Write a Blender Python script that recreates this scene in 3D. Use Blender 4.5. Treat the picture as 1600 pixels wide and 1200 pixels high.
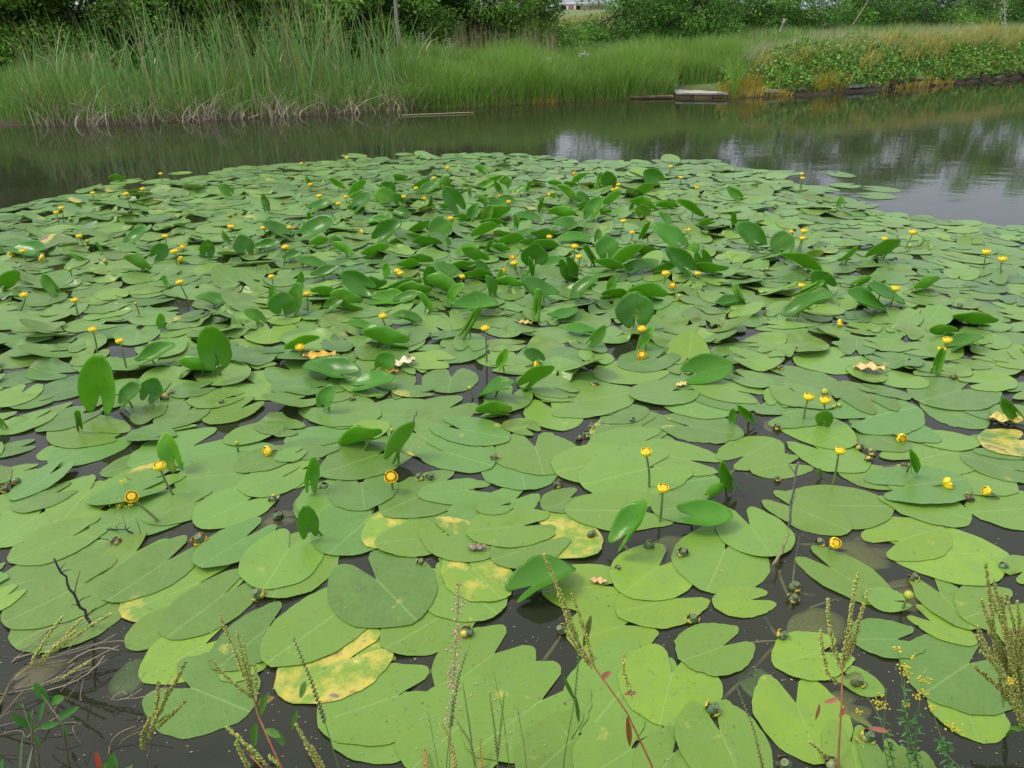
import bpy, math, random
import numpy as np
from math import sin, cos, pi, radians
for o in list(bpy.data.objects): bpy.data.objects.remove(o)
random.seed(7); RS = np.random.RandomState(11)
COL = bpy.context.scene.collection
SC = bpy.context.scene

# ---------------------------------------------------------------- camera
CH = 1.6; PITCH = radians(26.1); FPX = 1200.0
cam = bpy.data.cameras.new('camera'); cam.sensor_width = 36; cam.lens = 27.0
cam.clip_start = 0.05; cam.clip_end = 900
camo = bpy.data.objects.new('camera', cam); COL.objects.link(camo)
camo.location = (0, 0, CH); camo.rotation_euler = (pi/2 - PITCH, 0, 0)
SC.camera = camo

# ---------------------------------------------------------------- overcast sky and soft sun
SUN_EL, SUN_AZ = radians(54), radians(272)      # azimuth clockwise from +Y
w = bpy.data.worlds.new('World'); SC.world = w; w.use_nodes = True
nt = w.node_tree; nt.nodes.clear()
def wn(t, **k):
    n = nt.nodes.new(t)
    for a, b in k.items(): setattr(n, a, b)
    return n
sky = wn('ShaderNodeTexSky', sky_type='NISHITA', sun_disc=False)
sky.sun_elevation = SUN_EL; sky.sun_rotation = SUN_AZ; sky.dust_density = 5.0; sky.air_density = 1.2
bg1 = wn('ShaderNodeBackground'); bg1.inputs[1].default_value = 0.05
tc = wn('ShaderNodeTexCoord'); sep = wn('ShaderNodeSeparateXYZ')
noi = wn('ShaderNodeTexNoise'); noi.inputs['Scale'].default_value = 2.2; noi.inputs['Detail'].default_value = 6
mp = wn('ShaderNodeMapping'); mp.inputs['Scale'].default_value = (1, 1, 2.5)
ramp = wn('ShaderNodeValToRGB')          # cloud deck: darker at the horizon, bright at the zenith
ramp.color_ramp.elements[0].position = 0.0; ramp.color_ramp.elements[0].color = (0.40, 0.43, 0.52, 1)
ramp.color_ramp.elements[1].position = 1.0; ramp.color_ramp.elements[1].color = (1.10, 1.10, 1.14, 1)
cl = wn('ShaderNodeMapRange'); cl.inputs['From Min'].default_value = 0.3; cl.inputs['From Max'].default_value = 0.7
cl.inputs['To Min'].default_value = 0.8; cl.inputs['To Max'].default_value = 1.15
mul = wn('ShaderNodeMixRGB', blend_type='MULTIPLY'); mul.inputs[0].default_value = 1
bg2 = wn('ShaderNodeBackground'); bg2.inputs[1].default_value = 1.0
add = wn('ShaderNodeAddShader'); out = wn('ShaderNodeOutputWorld')
L = nt.links.new
L(sky.outputs[0], bg1.inputs[0]); L(tc.outputs['Generated'], mp.inputs[0]); L(mp.outputs[0], noi.inputs[0])
L(tc.outputs['Generated'], sep.inputs[0]); L(sep.outputs['Z'], ramp.inputs[0])
L(noi.outputs[0], cl.inputs[0]); L(ramp.outputs[0], mul.inputs[1]); L(cl.outputs[0], mul.inputs[2])
L(mul.outputs[0], bg2.inputs[0]); L(bg1.outputs[0], add.inputs[0]); L(bg2.outputs[0], add.inputs[1]); L(add.outputs[0], out.inputs[0])
sl = bpy.data.lights.new('sun', 'SUN'); sl.energy = 1.8; sl.angle = radians(18); sl.color = (1, 0.94, 0.80)
so = bpy.data.objects.new('sun', sl); COL.objects.link(so)
so.rotation_euler = (pi/2 - SUN_EL, 0, pi - SUN_AZ)   # light comes from the azimuth given
SC.view_settings.view_transform = 'Standard'; SC.view_settings.look = 'None'
SC.view_settings.exposure = 0.24; SC.view_settings.gamma = 1.0
SC.cycles.max_bounces = 6; SC.cycles.transparent_max_bounces = 8; SC.cycles.diffuse_bounces = 3
SC.cycles.glossy_bounces = 3; SC.cycles.transmission_bounces = 3
SC.cycles.caustics_reflective = False; SC.cycles.caustics_refractive = False

# ---------------------------------------------------------------- pixel (1600x1200 frame) to world
cp, sp_ = cos(PITCH), sin(PITCH)
def ray(px, py):
    x = (px-800)/FPX; y = -(py-600)/FPX
    return np.array([x, cp + sp_*y, -sp_ + cp*y])
def G(px, py, z=0.0):
    r = ray(px, py); t = (z-CH)/r[2]; return np.array([0, 0, CH]) + r*t
def atY(px, py, Y):
    r = ray(px, py); t = Y/r[1]; return np.array([0, 0, CH]) + r*t
def proj(p):
    x, y, z = p[0], p[1], p[2]-CH
    f = y*cp - z*sp_; u = y*sp_ + z*cp
    return 800+FPX*x/f, 600-FPX*u/f, f

# ---------------------------------------------------------------- helpers
def tag(o, label=None, cat=None, group=None, kind=None):
    if label: o['label'] = label
    if cat: o['category'] = cat
    if group: o['group'] = group
    if kind: o['kind'] = kind
    return o
def empty(name, loc):
    o = bpy.data.objects.new(name, None); COL.objects.link(o); o.location = loc; o.empty_display_size = 0.05
    return o
class MB:
    """collects pieces; every piece is verts + faces + one colour (or per-vertex colours)"""
    def __init__(s): s.v = []; s.q = []; s.t = []; s.c = []; s.u = []; s.n = 0
    def add(s, v, q=None, t=None, c=(1, 1, 1), uv=None):
        v = np.asarray(v, float).reshape(-1, 3); n = len(v)
        if q is not None and len(q): s.q.append(np.asarray(q, int).reshape(-1, 4)+s.n)
        if t is not None and len(t): s.t.append(np.asarray(t, int).reshape(-1, 3)+s.n)
        c = np.asarray(c, float)
        if c.ndim == 1: c = np.tile(c, (n, 1))
        s.v.append(v); s.c.append(c); s.u.append(np.zeros((n, 2)) if uv is None else np.asarray(uv, float)); s.n += n
        return s
    def build(s, name, mat, parent=None, smooth=True, offset=None):
        v = np.vstack(s.v); c = np.vstack(s.c); uv = np.vstack(s.u)
        if offset is not None: v = v - np.asarray(offset)
        q = np.vstack(s.q) if s.q else np.zeros((0, 4), int); t = np.vstack(s.t) if s.t else np.zeros((0, 3), int)
        me = bpy.data.meshes.new(name)
        me.vertices.add(len(v)); me.vertices.foreach_set('co', v.astype('f').ravel())
        loops = np.concatenate([q.ravel(), t.ravel()]).astype('i')
        me.loops.add(len(loops)); me.loops.foreach_set('vertex_index', loops)
        nq, nt_ = len(q), len(t)
        st = np.concatenate([np.arange(nq)*4, nq*4+np.arange(nt_)*3]).astype('i')
        me.polygons.add(nq+nt_); me.polygons.foreach_set('loop_start', st)
        try: me.polygons.foreach_set('loop_total', np.concatenate([np.full(nq, 4), np.full(nt_, 3)]).astype('i'))
        except Exception: pass
        if smooth: me.polygons.foreach_set('use_smooth', np.ones(nq+nt_, bool))
        a = me.color_attributes.new('Col', 'FLOAT_COLOR', 'POINT')
        a.data.foreach_set('color', np.hstack([c, np.ones((len(c), 1))]).astype('f').ravel())
        ul = me.uv_layers.new(name='UVMap'); ul.data.foreach_set('uv', uv[loops].astype('f').ravel())
        me.update(calc_edges=True); me.validate()
        me.materials.append(mat)
        o = bpy.data.objects.new(name, me); COL.objects.link(o)
        if parent is not None: o.parent = parent
        return o
def tube(mb, pts, r, n=6, c=(1, 1, 1), cap=True):
    pts = np.asarray(pts, float); m = len(pts)
    r = np.full(m, r) if np.isscalar(r) else np.asarray(r, float)
    tan = np.gradient(pts, axis=0); tan /= np.linalg.norm(tan, axis=1)[:, None]+1e-9
    ref = np.array([0.3, 1, 0.2]) if abs(tan[0][1]) < 0.9 else np.array([1, 0, 0.1])
    V = []
    for i in range(m):
        a = np.cross(tan[i], ref); a /= np.linalg.norm(a); b = np.cross(tan[i], a)
        for k in range(n):
            V.append(pts[i] + r[i]*(a*cos(2*pi*k/n)+b*sin(2*pi*k/n)))
    Q = [(i*n+k, i*n+(k+1) % n, (i+1)*n+(k+1) % n, (i+1)*n+k) for i in range(m-1) for k in range(n)]
    T = []
    if cap:
        V.append(pts[-1]+tan[-1]*r[-1]*0.5); T = [((m-1)*n+k, (m-1)*n+(k+1) % n, m*n) for k in range(n)]
    mb.add(V, Q, T, c)
def curve3(a, b, bend, n=8):
    """points from a to b, bowed sideways by the vector bend"""
    t = np.linspace(0, 1, n)[:, None]
    return np.asarray(a)*(1-t)+np.asarray(b)*t + np.asarray(bend)*(4*t*(1-t))
def blob(mb, c0, rad, col, axis=(0, 0, 1), nu=8, nv=5, prof=None):
    """a turned body: prof gives radii from bottom to top"""
    ax = np.asarray(axis, float); ax /= np.linalg.norm(ax)
    a = np.cross(ax, [0.31, 0.9, 0.1]); a /= np.linalg.norm(a); b = np.cross(ax, a)
    if prof is None: prof = [(-cos(pi*i/nv), sin(pi*i/nv)) for i in range(nv+1)]
    V = []; c0 = np.asarray(c0, float)
    for h, r in prof:
        for k in range(nu): V.append(c0+ax*h*rad+(a*cos(2*pi*k/nu)+b*sin(2*pi*k/nu))*r*rad)
    m = len(prof); Q = [(i*nu+k, i*nu+(k+1) % nu, (i+1)*nu+(k+1) % nu, (i+1)*nu+k) for i in range(m-1) for k in range(nu)]
    mb.add(V, Q, None, col)

# ---------------------------------------------------------------- materials
def newmat(name):
    m = bpy.data.materials.new(name); m.use_nodes = True; n = m.node_tree; n.nodes.clear()
    o = n.nodes.new('ShaderNodeOutputMaterial'); return m, n, o
def N(n, t, ins=None, **k):
    x = n.nodes.new(t)
    for a, b in k.items(): setattr(x, a, b)
    if ins:
        for a, b in ins.items():
            if hasattr(b, 'links') or isinstance(b, bpy.types.NodeSocket): n.links.new(b, x.inputs[a])
            else: x.inputs[a].default_value = b
    return x
def mix(n, f, a, b, bt='MIX'):
    return N(n, 'ShaderNodeMixRGB', {0: f, 1: a, 2: b}, blend_type=bt).outputs[0]
def rng(n, v, a, b, c=0.0, d=1.0):
    return N(n, 'ShaderNodeMapRange', {'Value': v, 'From Min': a, 'From Max': b, 'To Min': c, 'To Max': d}).outputs[0]
def mth(n, op, a, b=0.0):
    return N(n, 'ShaderNodeMath', {0: a, 1: b}, operation=op).outputs[0]
def rgb(*c): return tuple(c)+(1,)

def pad_material(name, A, B, sheen_rough, trans, vein_amt):
    m, n, o = newmat(name)
    at = N(n, 'ShaderNodeAttribute', attribute_name='Col')
    s = N(n, 'ShaderNodeSeparateXYZ', {0: at.outputs['Vector']})
    tone, rot, wet = s.outputs[0], s.outputs[1], s.outputs[2]
    pos = N(n, 'ShaderNodeNewGeometry').outputs['Position']
    n1 = N(n, 'ShaderNodeTexNoise', {'Vector': pos, 'Scale': 14.0, 'Detail': 6.0, 'Roughness': 0.6}).outputs[0]
    n2 = N(n, 'ShaderNodeTexNoise', {'Vector': pos, 'Scale': 90.0, 'Detail': 5.0, 'Roughness': 0.7}).outputs[0]
    n3 = N(n, 'ShaderNodeTexNoise', {'Vector': pos, 'Scale': 420.0, 'Detail': 2.0}).outputs[0]
    base = mix(n, tone, A, B)
    kv = rng(n, mth(n, 'FRACT', mth(n, 'MULTIPLY', tone, 37.3)), 0, 1, 0.64, 1.14)
    base = mix(n, 1.0, base, N(n, 'ShaderNodeCombineXYZ', {0: kv, 1: kv, 2: kv}).outputs[0], 'MULTIPLY')
    base = mix(n, rng(n, n1, 0.35, 0.7, 0, 0.5), base, (A[0]*1.5, A[1]*1.18, A[2]*1.2, 1))
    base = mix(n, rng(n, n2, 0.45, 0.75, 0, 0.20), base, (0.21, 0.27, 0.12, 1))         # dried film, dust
    # veins from the leaf's own coordinates
    uv = N(n, 'ShaderNodeUVMap').outputs[0]; us = N(n, 'ShaderNodeSeparateXYZ', {0: uv})
    u, v = us.outputs[0], us.outputs[1]; av = mth(n, 'ABSOLUTE', v)
    midr = rng(n, av, 0.0, 0.014, 1, 0)
    lat = mth(n, 'SINE', mth(n, 'ADD', mth(n, 'MULTIPLY', u, 62.0), mth(n, 'ADD', mth(n, 'MULTIPLY', n1, 7.0), mth(n, 'MULTIPLY', mth(n, 'POWER', av, 1.2), -95.0))))
    lat = rng(n, lat, 0.80, 1.0, 0, 1)
    base = mix(n, mth(n, 'MULTIPLY', midr, 0.32*vein_amt+0.05), base, (0.27, 0.42, 0.12, 1))
    base = mix(n, mth(n, 'MULTIPLY', lat, 0.07*vein_amt), base, (0.25, 0.38, 0.12, 1))
    spk = rng(n, N(n, 'ShaderNodeTexNoise', {'Vector': pos, 'Scale': 70.0, 'Detail': 3.0}).outputs[0], 0.66, 0.70)
    base = mix(n, mth(n, 'MULTIPLY', spk, 0.55), base, (0.10, 0.09, 0.035, 1))           # small brown flecks
    base = mix(n, mth(n, 'MULTIPLY', wet, rng(n, n1, 0.38, 0.55)), base, (0.10, 0.16, 0.012, 1))  # wet film with upright leaves' reflections painted in as olive patches
    r1 = N(n, 'ShaderNodeTexNoise', {'Vector': pos, 'Scale': 11.0, 'Detail': 8.0, 'Roughness': 0.65}).outputs[0]
    rr = mth(n, 'ADD', r1, mth(n, 'MULTIPLY', rot, 0.5))
    base = mix(n, rng(n, rr, 0.66, 0.80), base, mix(n, rng(n, n2, 0.4, 0.6), (0.52, 0.42, 0.03, 1), (0.42, 0.40, 0.10, 1)))
    base = mix(n, rng(n, rr, 0.84, 0.91), base, mix(n, rng(n, n2, 0.4, 0.6), (0.13, 0.09, 0.06, 1), (0.24, 0.17, 0.11, 1)))
    rough = rng(n, n2, 0.3, 0.8, sheen_rough-0.08, sheen_rough+0.12)
    bh = mth(n, 'ADD', mth(n, 'MULTIPLY', lat, 0.12), mth(n, 'ADD', mth(n, 'MULTIPLY', n1, 1.2), mth(n, 'MULTIPLY', n3, 0.15)))
    bh = mth(n, 'ADD', bh, mth(n, 'MULTIPLY', midr, -0.5))
    bp = N(n, 'ShaderNodeBump', {'Strength': 0.35, 'Distance': 0.004, 'Height': bh}).outputs[0]
    p = N(n, 'ShaderNodeBsdfPrincipled', {'Base Color': base, 'Roughness': rough, 'IOR': 1.45, 'Normal': bp, 'Sheen Weight': 0.17 if vein_amt == 1.0 else 0.05, 'Sheen Roughness': 0.45, 'Sheen Tint': (0.8, 1, 0.85, 1)})
    tr = N(n, 'ShaderNodeBsdfTranslucent', {'Color': mix(n, 0.7, base, (0.32, 0.62, 0.02, 1))})
    ms = N(n, 'ShaderNodeMixShader', {0: trans, 1: p.outputs[0], 2: tr.outputs[0]})
    n.links.new(ms.outputs[0], o.inputs[0]); return m
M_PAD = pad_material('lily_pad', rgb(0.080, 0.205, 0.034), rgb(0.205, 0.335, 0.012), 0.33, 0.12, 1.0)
M_UP = pad_material('upright_leaf', rgb(0.055, 0.250, 0.024), rgb(0.175, 0.470, 0.010), 0.22, 0.45, 0.8)

def col_material(name, rough=0.6, trans=0.0, spec=0.5, noise=0.0, nscale=60.0):
    m, n, o = newmat(name)
    c = N(n, 'ShaderNodeAttribute', attribute_name='Col').outputs['Color']
    if noise:
        pos = N(n, 'ShaderNodeNewGeometry').outputs['Position']
        k = N(n, 'ShaderNodeTexNoise', {'Vector': pos, 'Scale': nscale, 'Detail': 5.0, 'Roughness': 0.65}).outputs[0]
        k = rng(n, k, 0.3, 0.7, 1-noise, 1+noise)
        c = N(n, 'ShaderNodeVectorMath', {0: c, 1: N(n, 'ShaderNodeCombineXYZ', {0: k, 1: k, 2: k}).outputs[0]}, operation='MULTIPLY').outputs[0]
    p = N(n, 'ShaderNodeBsdfPrincipled', {'Base Color': c, 'Roughness': rough, 'Specular IOR Level': spec})
    if trans:
        t = N(n, 'ShaderNodeBsdfTranslucent', {'Color': c})
        ms = N(n, 'ShaderNodeMixShader', {0: trans, 1: p.outputs[0], 2: t.outputs[0]}); n.links.new(ms.outputs[0], o.inputs[0])
    else: n.links.new(p.outputs[0], o.inputs[0])
    return m
M_GRASS = col_material('grass_blade', 0.5, 0.25, 0.4)
M_LEAF = col_material('tree_leaf', 0.5, 0.25, 0.4)
M_STEM = col_material('stem', 0.5, 0, 0.4, 0.25, 150)
M_BLOOM = col_material('yellow_petal', 0.35, 0.15, 0.5, 0.12, 200)
M_POD = col_material('pod_skin', 0.4, 0, 0.5, 0.3, 160)
M_WOOD = col_material('bark', 0.85, 0, 0.2, 0.45, 40)
M_STONE = col_material('stone', 0.9, 0, 0.2, 0.35, 9)

def water_material():
    m, n, o = newmat('water')
    pos = N(n, 'ShaderNodeNewGeometry').outputs['Position']
    mpn = N(n, 'ShaderNodeMapping', {'Vector': pos, 'Scale': (1.0, 1.5, 1.0)}).outputs[0]
    a = N(n, 'ShaderNodeTexNoise', {'Vector': mpn, 'Scale': 3.0, 'Detail': 3.0, 'Roughness': 0.5}).outputs[0]
    b = N(n, 'ShaderNodeTexNoise', {'Vector': mpn, 'Scale': 16.0, 'Detail': 3.0, 'Roughness': 0.5}).outputs[0]
    h = mth(n, 'ADD', a, mth(n, 'MULTIPLY', b, 0.12))
    bp = N(n, 'ShaderNodeBump', {'Strength': 0.035, 'Distance': 0.05, 'Height': h}).outputs[0]
    k = N(n, 'ShaderNodeTexNoise', {'Vector': pos, 'Scale': 1.3, 'Detail': 5.0}).outputs[0]
    dc = mix(n, rng(n, k, 0.35, 0.65), (0.044, 0.050, 0.028, 1), (0.064, 0.068, 0.034, 1))
    dif = N(n, 'ShaderNodeBsdfDiffuse', {'Color': dc})
    trn = N(n, 'ShaderNodeBsdfTransparent', {'Color': (0.74, 0.80, 0.66, 1)})
    under = N(n, 'ShaderNodeMixShader', {0: 0.62, 1: dif.outputs[0], 2: trn.outputs[0]})
    gl = N(n, 'ShaderNodeBsdfGlossy', {'Color': (1, 1, 1, 1), 'Roughness': 0.03, 'Normal': bp})
    fr = N(n, 'ShaderNodeFresnel', {'IOR': 1.333, 'Normal': bp})
    ms = N(n, 'ShaderNodeMixShader', {0: fr.outputs[0], 1: under.outputs[0], 2: gl.outputs[0]})
    n.links.new(ms.outputs[0], o.inputs[0]); return m
M_WATER = water_material()
def ground_material():
    m, n, o = newmat('ground')
    pos = N(n, 'ShaderNodeNewGeometry').outputs['Position']
    z = N(n, 'ShaderNodeSeparateXYZ', {0: pos}).outputs[2]
    a = N(n, 'ShaderNodeTexNoise', {'Vector': pos, 'Scale': 1.5, 'Detail': 8.0, 'Roughness': 0.6}).outputs[0]
    b = N(n, 'ShaderNodeTexNoise', {'Vector': pos, 'Scale': 25.0, 'Detail': 6.0, 'Roughness': 0.7}).outputs[0]
    mud = mix(n, rng(n, b, 0.35, 0.65), (0.030, 0.024, 0.014, 1), (0.085, 0.062, 0.036, 1))
    gr = mix(n, rng(n, a, 0.35, 0.65), (0.060, 0.125, 0.025, 1), (0.150, 0.190, 0.045, 1))
    gr = mix(n, rng(n, b, 0.4, 0.7, 0, 0.5), gr, (0.05, 0.08, 0.02, 1))
    c = mix(n, rng(n, z, 0.06, 0.16), mud, gr)
    c = mix(n, rng(n, z, -0.12, -0.02), (0.010, 0.020, 0.020, 1), c)
    bp = N(n, 'ShaderNodeBump', {'Strength': 0.8, 'Distance': 0.03, 'Height': b}).outputs[0]
    p = N(n, 'ShaderNodeBsdfPrincipled', {'Base Color': c, 'Roughness': 0.95, 'Normal': bp})
    n.links.new(p.outputs[0], o.inputs[0]); return m
M_GROUND = ground_material()

# ---------------------------------------------------------------- shoreline, ground, water
SHPX = [(-900, 205), (-300, 200), (0, 196), (150, 196), (330, 188), (540, 178), (640, 172), (800, 163), (950, 156), (1060, 152),
        (1130, 154), (1300, 146), (1420, 137), (1600, 121), (1900, 100)]
SHP = np.array([G(a, b)[:2] for a, b in SHPX])
def shore(X): return np.interp(X, SHP[:, 0], SHP[:, 1])
def gz(X, Y):
    """height of the ground"""
    d = np.asarray(Y)-shore(X)
    right = np.clip((np.asarray(X)-4.0)/3.0, 0, 1)
    far = np.where(d < 0, -0.7+0.72*np.clip(1+d/1.6, 0, 1)**2, 0.02+0.22*np.clip(d/1.4, 0, 1)**0.8+0.20*np.clip((d-1)/9, 0, 1)+0.28*np.clip((d-10)/60, 0, 1))
    far = far + right*0.35*np.clip(d/0.9, 0, 1)
    nb = 0.93+0.05*np.sin(np.asarray(X)*3.1)+0.03*np.sin(np.asarray(X)*7.7)
    near = np.clip((nb-np.asarray(Y))/0.6, -1, 1.0)
    zn = np.where(near > 0, 0.02+0.16*near, 0.02+0.7*near*1.2)
    return np.maximum(far, np.minimum(zn, 0.3))
xs = np.unique(np.concatenate([np.linspace(-220, -24, 20), np.linspace(-24, 30, 220), np.linspace(30, 260, 24)]))
ys = np.unique(np.concatenate([np.linspace(-40, -1, 8), np.linspace(-1, 2, 40), np.linspace(2, 10, 20), np.linspace(10, 24, 140), np.linspace(24, 60, 30), np.linspace(60, 420, 20)]))
XX, YY = np.meshgrid(xs, ys); ZZ = gz(XX, YY)
ZZ = ZZ + np.where((YY > 9), 0.03*np.sin(XX*2.3)*np.sin(YY*1.9+XX), 0)
nx, ny = len(xs), len(ys)
idx = np.arange(nx*ny).reshape(ny, nx)
Q = np.stack([idx[:-1, :-1], idx[:-1, 1:], idx[1:, 1:], idx[1:, :-1]], -1).reshape(-1, 4)
mb = MB(); mb.add(np.stack([XX, YY, ZZ], -1).reshape(-1, 3), Q)
tag(mb.build('ground', M_GROUND), kind='structure')
mb = MB()
wx = np.linspace(-120, 140, 27); wy = np.linspace(0.3, 60, 25)
WX, WY = np.meshgrid(wx, wy); i2 = np.arange(27*25).reshape(25, 27)
mb.add(np.stack([WX, WY, WX*0], -1).reshape(-1, 3), np.stack([i2[:-1, :-1], i2[:-1, 1:], i2[1:, 1:], i2[1:, :-1]], -1).reshape(-1, 4))
tag(mb.build('water', M_WATER), kind='structure')

# ---------------------------------------------------------------- leaf outline in polar form round the stalk joint
class Leaf:
    """L total length, wd width ratio, gap half-angle of the sinus"""
    def __init__(s, L, wd, seed, gap=None, jag=0.0):
        s.L = L; s.wd = wd; r = np.random.RandomState(seed)
        s.gap = radians(r.uniform(8, 19)) if gap is None else radians(gap)
        s.ph = r.uniform(0, 6.28, 4); s.am = np.array([0.018, 0.012, 0.010, 0.008])*r.uniform(0.5, 1.5, 4)
        s.jag = jag; s.egg = r.uniform(0.05, 0.16); s.asym = r.uniform(-0.05, 0.05)
    def r(s, th):
        a = s.L/2; b = s.L*s.wd/2*(1+s.asym*np.sign(th)); c = 0.145*s.L
        ct, st = np.cos(th), np.sin(th)
        # ray from the joint against an ellipse centred c ahead of it
        A = (ct/a)**2+(st/b)**2; B = -2*c*ct/a**2; C = (c/a)**2-1
        r = (-B+np.sqrt(B*B-4*A*C))/(2*A)
        x = r*ct-c
        r = r*(1-s.egg*np.clip(x/a, 0, 1)**2*np.abs(st)*1.2)
        r = r*(1+0.14*np.clip((np.abs(th)-2.1)/0.7, 0, 1))
        r = r*(1+s.am[0]*np.sin(3*th+s.ph[0])+s.am[1]*np.sin(5*th+s.ph[1])+s.am[2]*np.sin(9*th+s.ph[2])+s.am[3]*np.sin(17*th+s.ph[3]))
        if s.jag: r = r*(1-s.jag*1.6*np.clip(np.sin(1.0*th+s.ph[0]*2)-.35, 0, 1)*np.abs(np.sin(13*th+s.ph[1])*np.sin(7.3*th+s.ph[2])))
        tm = pi-s.gap
        e = np.clip((np.abs(th)-(tm-0.34))/0.34, 0, 1)
        return r*(1-0.30*e**2.8)
    def grid(s, nth, nr):
        tm = pi-s.gap
        t = np.linspace(-1, 1, nth); th = tm*np.sign(t)*np.abs(t)**0.9
        rho = (np.arange(1, nr+1)/nr)**0.85
        R = s.r(th)
        x = np.outer(rho, R*np.cos(th)); y = np.outer(rho, R*np.sin(th))
        return th, rho, x, y
def fan_faces(nth, nr):
    Q = []; T = []
    for j in range(nth-1): T.append((0, 1+j, 1+j+1))
    for i in range(nr-1):
        for j in range(nth-1):
            a = 1+i*nth+j; Q.append((a, a+nth, a+nth+1, a+1))
    return Q, T
FACES = {}
def faces(nth, nr, skirt):
    k = (nth, nr, skirt)
    if k not in FACES:
        Q, T = fan_faces(nth, nr)
        if skirt:
            o0 = 1+nr*nth; o1 = 1+(nr+1)*nth
            Q += [(o0+j, o1+j, o1+j+1, o0+j+1) for j in range(nth-1)]
        FACES[k] = (np.array(Q), np.array(T))
    return FACES[k]

# height field of what already lies on the water (0.012 m cells)
CS = 0.012; X0, X1, Y0, Y1 = -8.0, 9.5, 0.8, 12.5
HN = (int((Y1-Y0)/CS), int((X1-X0)/CS)); H = np.zeros(HN, 'f')
def hsample(x, y):
    i = np.clip(((y-Y0)/CS).astype(int), 1, HN[0]-2); j = np.clip(((x-X0)/CS).astype(int), 1, HN[1]-2)
    return np.maximum.reduce([H[i, j], H[i+1, j], H[i-1, j], H[i, j+1], H[i, j-1]])
def footprint(lf, P, ang, q=1):
    """cells under the leaf: indices and polar coordinates"""
    R = lf.L*0.68
    j0, j1 = int((P[0]-R-X0)/CS), int((P[0]+R-X0)/CS)+1; i0, i1 = int((P[1]-R-Y0)/CS), int((P[1]+R-Y0)/CS)+1
    j0, j1 = max(j0, 0), min(j1, HN[1]); i0, i1 = max(i0, 0), min(i1, HN[0])
    if i1 <= i0 or j1 <= j0: return None
    jj, ii = np.meshgrid(np.arange(j0, j1, q), np.arange(i0, i1, q))
    dx = X0+(jj+.5)*CS-P[0]; dy = Y0+(ii+.5)*CS-P[1]
    u = dx*cos(ang)+dy*sin(ang); v = -dx*sin(ang)+dy*cos(ang)
    th = np.arctan2(v, u); rr = np.hypot(u, v)
    m = (np.abs(th) < pi-lf.gap)
    R_ = lf.r(th); m &= rr < R_
    return ii[m], jj[m], th[m], (rr/np.maximum(R_, 1e-6))[m]

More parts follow.
